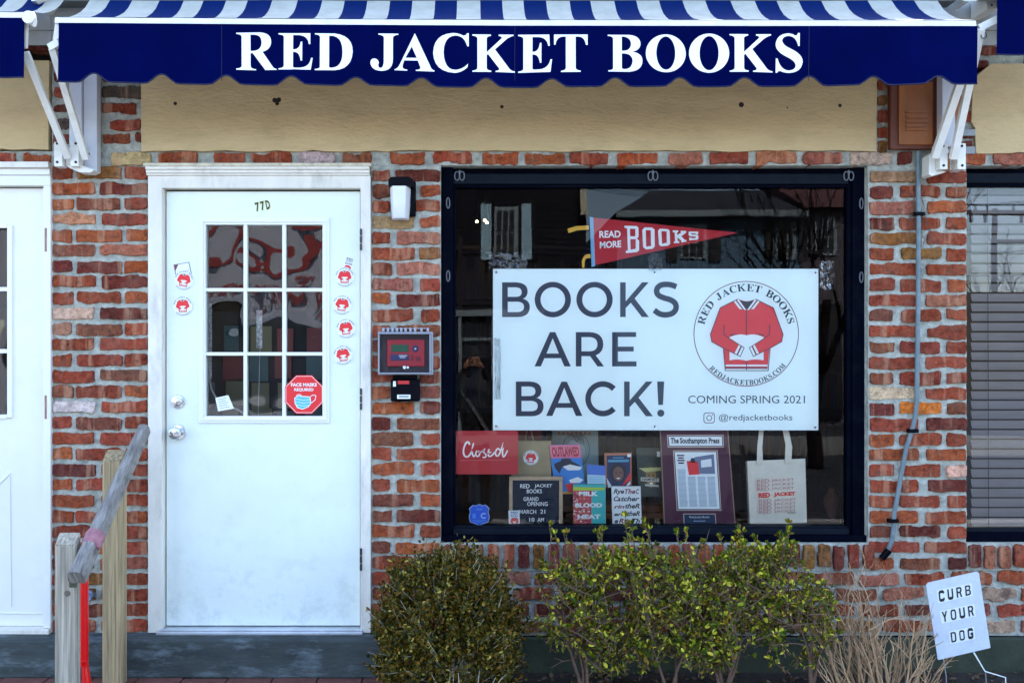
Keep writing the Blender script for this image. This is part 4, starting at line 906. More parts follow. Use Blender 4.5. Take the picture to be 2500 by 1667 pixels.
a.put([N(.30,.16),N(.5,.08),N(.95,.03),N(.95,.38),N(.5,.38),N(.30,.34)], mat('news_photo_grey', (.16,.20,.30), .6), 4); a.put([N(.27,.15),N(.55,.17),N(.57,.39),N(.30,.40)], red_print, 5); a.put([N(.38,.10),N(.46,.10),N(.48,.18),N(.37,.18)], black_m, 5); a.put([N(.62,.14),N(.88,.11),N(.88,.25),N(.62,.27)], paper, 5)
for i, t_ in enumerate(('Next Stop', 'Is the', 'Red', 'Book')): pass
for i in range(4): a.put(nq(.04+.02*(i % 2), .04+i*.045, .22-.02*(i % 2), .065+i*.045), black_m, 4)
for c_ in range(4):
    x0 = .03+c_*.24; y = .30 if c_ == 0 else .43
    while y < .95: a.put(nq(x0, y, x0+.20-random.uniform(0, .02), y+.012), tx, 4); y += .0215
a.build('article', fp)
a = Art(lambda u, v: W(u, v, YI-.001), .0006); q4 = ((1668,1253),(1747,1253),(1749,1280),(1669,1280)); a.put(list(q4), pinkb, 1); a.put(shr(q4, 2), mat('plaque_navy', (.01,.03,.08), .4), 2); a.text('Red Jacket Books', 1683, 1259, 1732, 1265, paper, 3); a.put(rect(1693,1270,1722,1272), tx, 3); a.build('plaque', fp)
# tote bag
canvas = mat('tote_canvas', (.78,.74,.60), .85, var=.08, vscale=12, bump=.25, bscale=90)
tt = thing('tote_bag', 'off white canvas tote bag printed RED JACKET, hanging in the window', 'tote bag', W(1897, 1281, .17))
q = MB(); c4 = ((1824,1125),(1966,1119),(1970,1275),(1831,1281)); B = bilin(*c4); n_ = 10; vs = []
for s_, yy in ((0, .17), (1, .20)):
    for j in range(n_+1):
        for i in range(n_+1):
            u, v = i/n_, j/n_; bulge = .012*math.sin(math.pi*u)*math.sin(math.pi*min(1, v*.8+.15))+.0025*noise.noise(Vector((u*5, v*5, s_)))
            px, py = B(u, v); vs.append(W(px-(4*s_ if u < .5 else 0), py+(2*s_), yy+(-bulge if s_ == 0 else bulge)))
m1 = (n_+1)**2; fs = []
for j in range(n_):
    for i in range(n_):
        f = [j*(n_+1)+i, j*(n_+1)+i+1, (j+1)*(n_+1)+i+1, (j+1)*(n_+1)+i]; fs += [f, [k+m1 for k in f[::-1]]]
for i in range(n_):
    for a0_, b0_ in (((n_*(n_+1)+i), (n_*(n_+1)+i+1)), (i*(n_+1), (i+1)*(n_+1)), (i*(n_+1)+n_, (i+1)*(n_+1)+n_)): fs.append([a0_, b0_, b0_+m1, a0_+m1])
q.add(vs, fs).build('body', canvas, tt, smooth=True)
for pts in (((1848,1133),(1849,1090),(1853,1055),(1856,1030),(1866,1030),(1864,1055),(1861,1092),(1863,1132)), ((1916,1131),(1918,1085),(1912,1055),(1908,1030),(1921,1030),(1927,1056),(1934,1090),(1932,1130))):
    q = MB(); P0 = [W(x_, y_, .155) for x_, y_ in pts]; n8 = 8
    q.add(P0+[p+Vector((0, .003, 0)) for p in P0], [list(range(8)), list(range(15, 7, -1))]+[[i, i+8, (i+1) % 8+8, (i+1) % 8] for i in range(8)]); q.build('handle', canvas, tt)
a = Art(lambda u, v: W(u, v, .155), .0006); Tq = lambda u, v: (u, v-(u-1900)*.035)
for r_, y0 in enumerate((1168,1178,1188)): 
    for w_, x0, x1 in (('RED',1848,1878),('JACKET',1884,1939)): a.text(w_, x0, y0, x1, y0+8.5, pink_print, 1, bold=.0, T=Tq)
for w_, x0, x1 in (('RED',1852,1880),('JACKET',1889,1942)): a.text(w_, x0, 1201, x1, 1213, red_print, 1, bold=.045, T=Tq)
for r_, y0 in enumerate((1217,1226,1235,1244)):
    for w_, x0, x1 in (('RED',1853,1884),('JACKET',1890,1944)): a.text(w_, x0, y0, x1, y0+8, pink_print, 1, T=Tq)
a.text('Booksellers', 1923, 1250, 1944, 1253.5, black_m, 1, T=Tq)
a.build('print', tt)
# vase and shelf things at right
q = MB(); c = W(2030, 1292, .38); q.lathe((c.x, c.y, c.z), (0, 0, 1), [(.03, 0), (.045, .01), (.03, .03), (.02, .06), (.04, .12), (.045, .16), (.02, .19), (.025, .21)], 20)
o = q.build('dark_vase', mat('dark_ceramic', (.10,.045,.03), .25), off=c, smooth=True); o['label'] = 'dim brown turned vase at the right end of the window shelf'; o['category'] = 'vase'

# ------------------------------------------------------------------ window with blinds
rw = thing('side_window', 'dark framed window with closed blinds at the right edge', 'window', W(2450, 1325))
pbox(2362, 404.5, 2368.5, 1324.5, .045, .14, .002).build('jamb', frame_m, rw); pbox(2369, 418, 2700, 442, .05, .13, .002).build('header', frame_hi, rw); pbox(2362, 404.5, 2700, 417.5, .08, .14, .001).build('header', frame_m, rw)
pbox(2369, 442.5, 2700, 449, .06, .13, .001).build('glazing_bead', frame_m, rw); pbox(2369, 1297, 2700, 1303, .05, .13, .001).build('glazing_bead', frame_hi, rw); pbox(2369, 1303.3, 2700, 1325, .03, .13, .002).build('sill', frame_m, rw); pbox(2698, 404, 2710, 1325, .04, .14).build('jamb', frame_m, rw)
MB().add([(X(2365), .085, Z(1300)), (X(2699), .085, Z(1300)), (X(2699), .085, Z(446)), (X(2365), .085, Z(446))], [[0, 1, 2, 3]]).build('pane', glass_r, rw)
bd = thing('window_blind', 'grey horizontal slat blind behind the right hand window', 'blind', W(2500, 450, .14))
slat_m = mat('blind_slat', (.24,.215,.205), .6, var=.2, vscale=5, stretch=(.3,1,3))
slat_me = None
y_ = 455; ks = 0
while y_ < 1290:
    z1, z0 = Z(y_, .14), Z(y_+19.5, .14)
    vs = []
    for i_, x_ in enumerate((X(2372,.14), X(2560,.14), X(2690,.14))):
        for t_ in range(4):
            f_ = t_/3; vs.append((x_, .14+.012*(f_-.5)+.003*math.sin(f_*3.14), z0+(z1-z0)*f_))
    vs += [(v[0], v[1]+.0012, v[2]) for v in vs]
    fs = [[i*4+j, (i+1)*4+j, (i+1)*4+j+1, i*4+j+1] for i in range(2) for j in range(3)]; fs += [[k+12 for k in f[::-1]] for f in fs]
    for i in range(2): fs += [[i*4, i*4+12, (i+1)*4+12, (i+1)*4], [i*4+3, (i+1)*4+3, (i+1)*4+15, i*4+15]]
    MB().add(vs, fs).build('slat', slat_m, bd); y_ += 23.8
for px in (2411, 2600): MB().tube([W(px, 452, .128), W(px+3, 1290, .128)], .0015, 5).build('ladder_cord', mat('cord_dark', (.03,.03,.035), .8), bd)
MB().box(X(2372,.14), X(2690,.14), .13, .16, Z(454,.14), Z(444,.14)).build('head_rail', slat_m, bd)
q = MB().box(X(2365), X(2700), .17, .175, Z(1320), Z(440)); o = q.build('backing_curtain', mat('dark_cloth', (.02,.02,.024), .9), off=W(2500, 1320, .17)); o['label'] = 'dark cloth hanging behind the blind at the right'; o['category'] = 'curtain'

# ------------------------------------------------------------------ wall lamp
c = W(985, 495); wl = thing('wall_lamp', 'black wall lamp with a white frosted shade on the brick pier', 'wall lamp', c)
q = MB(); q.box(X(962), X(1016), -.028, -.004, Z(531), Z(444), .008); q.build('back_plate', black_pl, wl, smooth=True)
q = MB(); q.prism([(X(953), Z(464)), (X(953), Z(449)), (X(960), Z(443)), (X(1000), Z(442)), (X(1011), Z(448)), (X(1012), Z(464))], -.11, -.0285); q.build('hood', black_pl, wl)
q = MB(); prof = []; cxm = X(979); 
vs = []; ns = 14
for (py, w_, dpt) in ((464.5,25,.085),(500,23.5,.078),(536,21,.068),(540,18,.060)):
    for i in range(ns+1):
        a_ = math.pi*i/ns; vs.append((cxm-w_/PX*math.cos(a_)*1.0, -.0285-dpt*min(1, math.sin(a_)*1.25), Z(py)))
fs = [[j*(ns+1)+i, j*(ns+1)+i+1, (j+1)*(ns+1)+i+1, (j+1)*(ns+1)+i] for j in range(3) for i in range(ns)]+[[3*(ns+1)+i for i in range(ns+1)]]
q.add(vs, fs).build('shade', mat('frosted_shade', (.78,.78,.82), .4), wl, smooth=True)

# ------------------------------------------------------------------ alarm panel
ap = thing('alarm_panel', 'red alarm annunciator in a clear box on the brick pier', 'alarm panel', W(990, 914))
RF = region(910, 780, 7.13)
def rbox(u0, v0, u1, v1, y0, y1, bev=.002, mb=None):
    a0 = RF(u0, v0); a1 = RF(u1, v1); return (mb or MB()).box(X(a0[0]), X(a1[0]), y0, y1, Z(a1[1]), Z(a0[1]), bev)
rbox(95, 215, 1055, 965, -.022, -.003, .006).build('back_flange', mat('grey_plastic', (.33,.34,.38), .5), ap)
dkp = mat('dark_inside', (.06,.05,.06), .6); rbox(150, 262, 1000, 920, -.030, -.0225, .002).build('back_plate', dkp, ap)
rp = rbox(262, 350, 915, 815, -.055, -.031, .004).build('red_panel', mat('alarm_red', (.55,.015,.03), .45), ap)
rbox(340, 440, 640, 565, -.058, -.0555, .001).build('display', mat('lcd_green', (.03,.16,.08), .2), rp); rbox(330, 605, 640, 712, -.057, -.0555, .001).build('label_strip', mat('label_navy', (.02,.035,.15), .4), rp)
q = MB(); a0 = RF(755, 510); c = W(a0[0], a0[1]); q.lathe((c.x, -.055, c.z), (0, -1, 0), [(.016, 0), (.015, .004), (.005, .005)], 20); q.build('button', mat('button_navy', (.03,.02,.12), .4), rp)
q = MB(); c = W(*RF(755, 510)); q.lathe((c.x, -.0605, c.z), (0, -1, 0), [(.005, 0), (.004, .001)], 12); q.build('button_cap', sign_white, rp)
q = MB(); c = W(*RF(800, 685)); q.lathe((c.x, -.055, c.z), (0, -1, 0), [(.011, 0), (.010, .003)], 20); q.build('button', mat('button_maroon', (.2,.01,.02), .4), rp)
for v_ in (625, 660, 695): rbox(675, v_-12, 728, v_+10, -.057, -.0555, .0005).build('button', MATS['button_maroon'], rp)
a = Art(lambda u, v: W(*RF(u, v))+Vector((0, -.0572, 0)), .0005); a.put(rect(470,620,615,640), paper); a.put(rect(485,652,585,668), paper); a.put(rect(480,478,620,498), mat('lcd_text', (.4,.6,.3), .3)); a.build('small_print', rp)
q = MB()
for a_ in ((125,235,1025,262,),(125,918,1025,945),(125,262,150,918),(1000,262,1025,918)): rbox(*a_, -.085, -.0225, .002, q)
q.build('cover_rim', mat('cover_grey', (.26,.27,.31), .35), ap)
rbox(152, 264, 998, 916, -.084, -.080, 0).build('clear_cover', clear_box, ap)
q = MB(); 
for i_, u_ in enumerate((170,250,330,405,480,555,640,720,830,940)): rbox(u_, 145, u_+42, 213, -.02, -.003, .002, q)
rbox(170, 150, 985, 165, -.012, -.003, .001, q); q.build('top_vents', mat('vent_plastic', (.40,.38,.42), .4), ap)
q = MB(); c = W(*RF(575, 830)); q.lathe((c.x, -.0845, c.z), (0, -1, 0), [(.008, 0), (.007, .010)], 16); c = W(*RF(632, 830)); q.lathe((c.x, -.0845, c.z), (0, -1, 0), [(.006, 0), (.005, .008)], 16); q.build('latch', mat('latch_white', (.7,.7,.72), .3), ap)
kb2 = thing('key_box', 'small black lock box under the alarm panel', 'key box', W(990, 978))
rbox(325, 1035, 828, 1418, -.05, -.003, .008).build('body', black_pl, kb2); rbox(360, 972, 780, 1033, -.035, -.003, .003).build('top', black_pl, kb2)
rbox(450, 1060, 648, 1118, -.052, -.0505, 0).build('red_label', mat('label_red', (.6,.02,.02), .5), kb2); rbox(370, 1068, 418, 1160, -.052, -.0505, 0).build('white_label', sign_white, kb2); rbox(440, 1300, 668, 1370, -.052, -.0505, 0).build('white_label', sign_white, kb2)
rbox(470, 1318, 640, 1345, -.053, -.0525, 0).build('label_print', MATS['grey_print'], kb2)

# ------------------------------------------------------------------ conduit and brown cabinet
cb_ = thing('louvred_cabinet', 'orange brown louvred metal cabinet behind the awning bracket', 'cabinet', W(2248, 368))
cab = mat('brown_enamel', (.30,.085,.008), .45, var=.25, vscale=6, dirt=(.10,.03,.01), dirt_amt=.5, dscale=4)
cabd = mat('brown_enamel_dark', (.12,.022,.004), .5)
pbox(2164, 140, 2332, 369, -.045, -.012, .004).build('box', cabd, cb_); pbox(2182, 208, 2264, 360, -.055, -.0455, .004).build('door_panel', cab, cb_); pbox(2182, 150, 2264, 205, -.055, -.0455, .004).build('door_panel', cab, cb_); pbox(2302, 150, 2328, 360, -.055, -.0455, .004).build('door_panel', cab, cb_)
for x0, x1 in ((2197,2250),(2306,2322)):
    for y0 in (284, 296, 307, 318, 326): MB().prism([(X(x0), Z(y0)), (X(x0+3), Z(y0-6)), (X(x1-3), Z(y0-6)), (X(x1), Z(y0))], -.062, -.054).build('louvre', cab, cb_)
cd_ = thing('conduit', 'blue grey metal conduit running down the right hand brick pier', 'conduit', W(2200, 1365))
pts = [(2236,372),(2236,420),(2237,560),(2236,760),(2234,880),(2233,980),(2230,1010),(2222,1048),(2208,1090),(2196,1150),(2186,1210),(2178,1250),(2176,1290),(2172,1320),(2160,1350)]
P = [W(*p)+Vector((0, -.022, 0)) for p in pts]; P[-1].y = -.014
MB().tube(P, .0105, 12).build('pipe', galv, cd_, smooth=True)
MB().tube([W(2166,1340)+Vector((0,-.02,0)), W(2150,1362)+Vector((0,-.012,0))], .016, 10).build('end_boot', black_pl, cd_)
for px, py in ((2238,524),(2223,1050),(2175,1268)): q = MB(); pbox(px-12, py-4, px+12, py+5, -.036, -.002, .002, q); q.build('strap', black_pl, cd_)
q = MB(); random.seed(5)
for s_ in range(6):
    x = 2236+random.uniform(-6, 6); y = 430+s_*9; d_ = random.choice((-1, 1)); pp = []
    for i in range(9): pp.append(W(x+d_*i*random.uniform(1, 5)*(.5 if s_ % 2 else 1), y+i*random.uniform(8, 24), 0)+Vector((0, -.012-random.uniform(0, .01), 0)))
    q.tube(pp, .0012, 4)
o = q.build('dry_vine', mat('vine_stem', (.13,.08,.05), .9), off=W(2236, 600)); o['label'] = 'thin dry vine stems clinging beside the grey conduit'; o['category'] = 'vine'

# ------------------------------------------------------------------ awnings
YF = -.45
def awning(label, x0, x1, stripes, bar, scal, seed, lettered=False, left_cap=False):
    t = thing('awning', label, 'awning', W((x0+x1)/2, 55, YF))
    # striped cloth: sagging sheet from the housing to the front bar
    prof = [(-.085, 2.905), (-.12, 2.868), (-.17, 2.815), (-.22, 2.775), (-.28, 2.738), (-.34, 2.708), (-.40, 2.686), (YF+.01, 2.672)]
    def bz(px):
        for (a0, b0), (a1, b1) in zip(bar, bar[1:]):
            if px <= a1: return b0+(b1-b0)*(px-a0)/(a1-a0)
        return bar[-1][1]
    q = MB()
    for i in range(len(stripes)-1):
        q.use(white_stripe if i % 2 == 0 else blue_stripe); a0, a1 = stripes[i], stripes[i+1]; xs_ = [X(a0, YF), X((a0+a1)/2, YF), X(a1, YF)]
        vs = []
        for j, (y, z) in enumerate(prof):
            for k, x in enumerate(xs_):
                f_ = j/(len(prof)-1); zf = (Z(bz((a0, (a0+a1)/2, a1)[k])-13, YF)-Z(50, YF))*f_
                vs.append((x, y, z+zf+.004*math.sin(f_*3.1)*math.sin(x*7+seed)+.002*noise.noise(Vector((x*9, y*9, seed)))))
        n_ = len(prof); fs = [[j*3+k, j*3+k+1, (j+1)*3+k+1, (j+1)*3+k] for j in range(n_-1) for k in range(2)]
        q.add(vs, fs)
    q.build('striped_cloth', None, t, smooth=True)
    # front bar
    q = MB()
    for (a0, b0), (a1, b1) in zip(bar, bar[1:]):
        A = W(a0, b0, YF-.02); B2 = W(a1, b1, YF-.02); h_ = .024
        P = [A, B2, B2+Vector((0, .006, h_)), A+Vector((0, .006, h_))]; q.add(P+[p+Vector((0, .035, 0)) for p in P], [[0, 1, 2, 3], [7, 6, 5, 4], [0, 4, 5, 1], [2, 6, 7, 3], [0, 3, 7, 4], [1, 5, 6, 2]])
    q.build('front_bar', white_metal, t)
    # valance
    YV = YF-.018
    def vy(x, z): return YV+.0045*math.sin(x*5.3+seed)*(2.66-z)*5+.0022*math.sin(x*17+z*9+seed)*(2.68-z)*5+.004*noise.noise(Vector((x*3.1, z*6, seed)))+(.02*max(0, (x-2.14)/.15)**2 if lettered else 0)
    bot = []
    for i, (px, py) in enumerate(scal): bot.append((px, py))
    q = MB(); xs_ = []; n_ = 0
    for i in range(len(bot)-1):
        a0, a1 = bot[i][0], bot[i+1][0]; k = max(1, int((a1-a0)/8))
        for j in range(k): xs_.append((a0+(a1-a0)*j/k, bot[i][1]+(bot[i+1][1]-bot[i][1])*j/k))
    xs_.append(bot[-1]); ny_ = 8; vs = []
    for (px, pb) in xs_:
        pt_ = bz(px)+.5
        for j in range(ny_+1):
            p = W(px, pt_+(pb-pt_)*j/ny_, YV); vs.append((p.x, vy(p.x, p.z), p.z))
    m_ = len(xs_); q.add(vs, [[i*(ny_+1)+j, (i+1)*(ny_+1)+j, (i+1)*(ny_+1)+j+1, i*(ny_+1)+j+1] for i in range(m_-1) for j in range(ny_)])
    va = q.build('valance', navy, t, smooth=True)
    MB().tube([(lambda p: (p.x, vy(p.x, p.z)-.001, p.z))(W(px, pb, YV)) for px, pb in xs_], .0032, 5).build('piping', navy_edge, va)
    for k, sx in enumerate((541, 1257, 1975)):
        if x0+20 < sx < x1-20:
            P = [W(sx, bz(sx)+1+(196-bz(sx))*j/8, YV) for j in range(9)]
            MB().tube([(p.x, vy(p.x, p.z)-.0004, p.z) for p in P], .0011, 4).build('seam', navy_edge, va)
    return t, va, vy
def scallops(peaks, x0, y0, x1, y1, tr):
    o = [(x0, y0)]
    for i, (px, py) in enumerate(peaks):
        if px-46 > x0: o.append((px-46, tr(px)))
        for d_, f_ in ((-34, .93), (-24, .62), (-12, .18), (-5, .03), (0, 0), (5, .03), (12, .18), (24, .62), (34, .93)):
            if x0 < px+d_ < x1: o.append((px+d_, py+(tr(px)-py)*f_))
        if px+46 < x1: o.append((px+46, tr(px)))
    o.append((x1, y1)); return o
pk = [(230,180),(394,181),(552,184),(711,187),(869,190),(1029,191),(1187,191),(1347,193),(1502,191),(1659,191),(1818,190),(1977,186),(2133,187),(2290,187)]
tr = lambda x: 201+11*min(1, (x-143)/900) if x < 1100 else 213-8*max(0, (x-1700)/690)
stripes = [143,196,255,327,391,443,503,560,625,692,757,816,876,936,995,1055,1113,1174,1232,1288,1348,1410,1465,1528,1586,1646,1708,1768,1835,1899,1957,2015,2075,2136,2197,2260,2320,2382]
aw, val, vyf = awning('long navy awning lettered RED JACKET BOOKS with striped cloth on top', 143, 2384, stripes, [(133,56),(700,60),(1250,63),(1800,63.5),(2384,64)], scallops(pk, 143, 201, 2386, 205, tr), 1.0, True)
def onval(u, v):
    p = W(u, v, YF-.018); return Vector((p.x, vyf(p.x, p.z)-.0012, p.z))
R1 = region(560, 60, 3.3127); R2 = region(1260, 60, 3.2667)
a = Art(onval, .0002)
for ch in 'RED': a.put(path(G[ch][0]), sign_white, 1, R1)
a.build('word', val); a = Art(onval, .0002)
for ch in 'JACK': a.put(path(G[ch][0]), sign_white, 1, R1)
for ch in 'eT': a.put(path(G[ch][0]), sign_white, 1, R2)
a.build('word', val); a = Art(onval, .0002)
for ch in 'BS': a.put(path(G[ch][0]), sign_white, 1, R2)
a.put([ell(1193,234,160,153,44), ell(1193,232,76,134,36)], sign_white, 1, R2); a.put([ell(1539,231,160,156,44), ell(1539,231,76,136,36)], sign_white, 1, R2)
a.put(path(G['K'][0]), sign_white, 1, lambda u, v: R2(1702+(u-1965), 78+(v-83)))
a.build('word', val)
hs = MB(); hs.box(X(118, -.1), X(2330, -.1), -.12, -.03, Z(7, -.1), Z(7, -.1)+.08, .005); hs.build('roller_housing', mat('housing_dark_grey', (.10,.11,.11), .5), aw)
# arms, brackets
def arm(t, a, b, ya, yb, w=.028, name='arm'):
    MB().bar(W(a[0], a[1], ya), W(b[0], b[1], yb), w, w*.8, (0, 1, 0)).build(name, white_metal, t)
brk = thing('awning_bracket', 'white steel post and bracket at the left end of the long awning', 'bracket', W(215, 428))
q = MB(); pbox(185, 175, 215, 412, -.075, -.014, .003, q); pbox(216, 175, 249, 426, -.06, -.013, .003, q); q.build('post', mat('lilac_white_paint', (.56,.56,.60), .45, var=.08, vscale=10), brk)
q = MB(); 
for x0 in (161, 200): pbox(x0, 362, x0+20, 420, -.13, -.0755, .003, q)
pbox(182, 372, 199, 412, -.10, -.0755, .002, q); q.build('clamp_plate', white_metal, brk)
q = MB()
for x0, y0 in ((169,366),(169,410),(213,366),(213,410),(229,383)): c = W(x0, y0); q.lathe((c.x, -.132 if x0 != 229 else -.062, c.z), (0, 1, 0), [(.006, 0), (.006, .002)], 10)
q.build('bolt', dark_hole, brk)
MB().prism(poly_px([(182,413),(190,420),(215,431),(240,432),(249,427),(249,425),(215,412)]), -.10, -.03).build('lower_cap', white_metal, brk)
arm(aw, (210,388), (128,118), -.14, YF+.03); arm(aw, (122,118), (146,104), YF+.03, YF+.02, .03)
MB().bar(W(140, 100, YF+.03), W(146, 60, YF+.02), .03, .02, (0, 1, 0)).build('arm_end', white_metal, aw)
brk2 = thing('awning_bracket', 'white steel post and bracket at the right, in front of the brown cabinet', 'bracket', W(2290, 430))
q = MB(); pbox(2270, 175, 2301, 372, -.12, -.065, .003, q); q.build('post', MATS['lilac_white_paint'], brk2)
q = MB(); pbox(2259, 366, 2278, 428, -.14, -.062, .003, q); pbox(2301, 366, 2321, 428, -.14, -.062, .003, q); pbox(2279, 373, 2300, 424, -.09, -.06, .002, q); q.build('clamp_plate', white_metal, brk2)
q = MB(); pbox(2284, 385, 2295, 426, -.094, -.0905, 0, q); q.build('rust_stain', mat('rust', (.42,.16,.05), .9, var=.5, vscale=60), brk2)
q = MB()
for x0, y0 in ((2267,373),(2268,419),(2311,373),(2312,419)): c = W(x0, y0); q.lathe((c.x, -.142, c.z), (0, 1, 0), [(.006, 0), (.006, .002)], 10)
q.build('bolt', dark_hole, brk2)
MB().prism(poly_px([(2244,390),(2258,380),(2258,425),(2285,430),(2250,440),(2243,436)]), -.10, -.03).build('lower_cap', white_metal, brk2)
arm(aw, (2281,385), (2352,178), -.15, YF+.10, .032); arm(aw, (2327,388), (2394,72), -.16, YF+.03, .03)
for y0, y1 in ((318, 334), (360, 378)): pbox(2330, y0, 2376, y1, -.02, -.013, .001).build('side_strap', mat('zinc_strap', (.25,.26,.26), .5, var=.2, vscale=30), brk2)
# top brackets near roof corner
tb_ = thing('awning_bracket', 'white stepped bracket high between the main and right hand awnings', 'bracket', W(2400, 50))
q = MB(); pbox(2364, 10, 2388, 54, -.16, -.02, .003, q); pbox(2388.5, 2, 2396, 50, -.20, -.02, .002, q); pbox(2398, 8, 2412, 40, -.18, -.02, .002, q); pbox(2325, 4, 2331, 30, -.14, -.02, .002, q); q.build('plate', white_metal, tb_)
q = MB()
for x0, y0 in ((2376,16),(2376,44)): c = W(x0, y0); q.lathe((c.x, -.161, c.z), (0, 1, 0), [(.005, 0), (.005, .002)], 8)
q.build('bolt', dark_hole, tb_)
tb2 = thing('awning_bracket', 'white tapered bracket high between the left and main awnings', 'bracket', W(140, 45))
MB().prism(poly_px([(124,-10),(124,42),(132,42),(152,20),(150,10),(132,-10)]), -.20, -.02).build('plate', white_metal, tb2)
# neighbours' awnings
awl, _, _ = awning('neighbouring navy awning cut off by the left edge', -300, 60, [-300,-246,-190,-132,-75,-20,30,76], [(-300,42),(78,44)], [(-300,178),(-260,190),(-180,190),(-140,172),(-100,190),(-20,190),(20,191),(60,190)], 2.3)
q = MB(); c = W(77, 46, YF); q.lathe((c.x+.006, YF-.0, c.z-.004), (1, 0, 0), [(.030, -.004), (.030, .004)], 18); q.lathe((c.x, YF-.03, c.z-.004), (0, 1, 0), [(.026, -.002), (.028, .01)], 18); q.build('end_cap', white_metal, awl, smooth=True)
arm(awl, (166,385), (62,128), -.14, YF+.03); MB().bar(W(60, 118, YF+.03), W(62, 50, YF+.02), .02, .02, (0, 1, 0)).build('arm_end', white_metal, awl)
awr, _, _ = awning('neighbouring navy awning cut off by the right edge', 2433, 2800, [2433,2490,2550,2610,2670,2730,2790], [(2433,-8),(2800,-8)], [(2434,133),(2480,135),(2520,134),(2560,116),(2600,134),(2700,134),(2800,130)], 4.1)
MB().bar(W(2390, 70, YF+.05), W(2440, 45, YF+.03), .03, .024, (0, 1, 0)).build('arm', white_metal, awr)
q = MB(); q.tube([W(2402+7*math.cos(i*.6), 87+8*math.sin(i*.6), YF+.03) for i in range(12)], .002, 6); q.build('crank_eye', mat('dark_steel', (.06,.06,.07), .4, metal=.8), aw)

# ------------------------------------------------------------------ timber handrail
rl = thing('handrail', 'weathered wooden handrail on two posts at the left', 'handrail', W(190, 1700, -.5))
def post(px0, py_top, yf, m, lab, sx_=.089, sy_=.089):
    x0 = W(px0, 0, yf).x; zt = W(0, py_top, yf).z; bm = bmesh.new(); r_ = bmesh.ops.create_cube(bm, size=1)
    for v in r_['verts']: v.co = Vector((x0+sx_/2+v.co.x*sx_, yf+sy_/2+v.co.y*sy_, (zt-.19)/2+v.co.z*(zt+.19)+( .046*(v.co.y+.5) if v.co.z > 0 else 0)))
    bmesh.ops.bevel(bm, geom=[e for e in bm.edges], offset=.004, segments=2, affect='EDGES')
    q = MB(); q.take(bm); o = q.build('post', m, rl, label=lab)
    return o
post(133, 1331, -.66, grey_wood, 'nearer grey post with a slanting top', .086, .045); post(249, 1125, -.235, pale_wood, 'farther yellowish post with a stained top', .089, .06)
for (px, py, yf) in ((177,1325,-.66),(281,1117,-.235)):
    p = W(px, py, yf); q = MB(); q.lathe((p.x-.01, yf+.05, p.z+.016), (0, 0, 1), [(.018, -.004), (.012, .001)], 10)
A_, B2 = W(186, 1410, -.74), W(352, 1046, -.13); q = MB(); pts = []; N_ = 14
dirv = (B2-A_).normalized(); sidev = Vector((1, 0, 0)); upv = sidev.cross(dirv).normalized()
vs = []; prof8 = [(-.5,-.42),(-.42,-.5),(.42,-.5),(.5,-.42),(.5,.2),(.36,.46),(.12,.55),(-.12,.55),(-.36,.46),(-.5,.2)]
for i in range(N_+1):
    t_ = i/N_; c_ = A_.lerp(B2, t_); w_ = .064-.014*t_; jit = .002*noise.noise(Vector((i*.9, 0, 0)))
    for a0, b0 in prof8: vs.append(c_+sidev*(a0*w_+jit)+upv*(-b0 if upv.z < 0 else b0)*(w_*1.05))
m_ = len(prof8); fs = [[i*m_+j, i*m_+(j+1) % m_, (i+1)*m_+(j+1) % m_, (i+1)*m_+j] for i in range(N_) for j in range(m_)]+[list(range(m_))[::-1], [N_*m_+j for j in range(m_)]]
q.add(vs, fs).build('rail', rail_wood, rl, smooth=True)
c_ = A_.lerp(B2, .22)
q = MB()
for k, (t_, r_) in enumerate(((.20,.047),(.215,.050),(.235,.046),(.25,.049),(.262,.044))): pass
P = [A_.lerp(B2, .185+.02*k) for k in range(5)]; q.tube(P, [.037,.040,.038,.041,.037], 14); q.tube([P[0], P[2]+Vector((.035,-.035,-.02)), P[4]+Vector((.03,-.02,-.005))], [.012,.014,.008], 8)
o = q.build('cloth_wrap', mat('mauve_cloth', (.36,.15,.17), .7, var=.3, vscale=40, bump=.5, bscale=60), off=P[2], smooth=True); o['label'] = 'faded pink tape wrapped around the wooden handrail'; o['category'] = 'tape'
q = MB(); kp = W(176, 1412, -.665); q.lathe((kp.x, -.664, kp.z), (0, 1, 0), [(.018, 0), (.018, .003)], 14); q.box(kp.x-.012, kp.x+.018, -.665, -.661, kp.z-.035, kp.z-.01, .001); q.build('rail_end_grain', mat('end_grain', (.07,.075,.045), .9, var=.3, vscale=60), rl)
q = MB(); kn = W(164, 1448, -.6625); q.lathe((kn.x, -.662, kn.z), (0, 1, 0), [(.012, 0), (.011, .002)], 14); q.build('knot', mat('wood_knot', (.14,.11,.08), .9), rl)
# red pole
rp_ = thing('red_pole', 'bright red plastic pole standing between the railing posts', 'pole', W(206, 1700, -.45))
redp = mat('bright_red_plastic', (.80,.004,.004), .3)
q = MB(); q.tube([(W(205,1395,-.45)), (W(205,1600,-.45)), W(206,1625,-.45)], [.0185,.0185,.014], 14); q.build('shaft', redp, rp_, smooth=True)
q = MB(); q.tube([W(206,1612,-.45), W(209,1640,-.45), W(214,1700,-.45), W(214,1740,-.45)], [.012,.016,.024,.026], 12); q.tube([W(206+10*math.cos(i*.6), 1620+7*math.sin(i*.6), -.47) for i in range(11)], .003, 6); q.build('foot', redp, rp_, smooth=True)
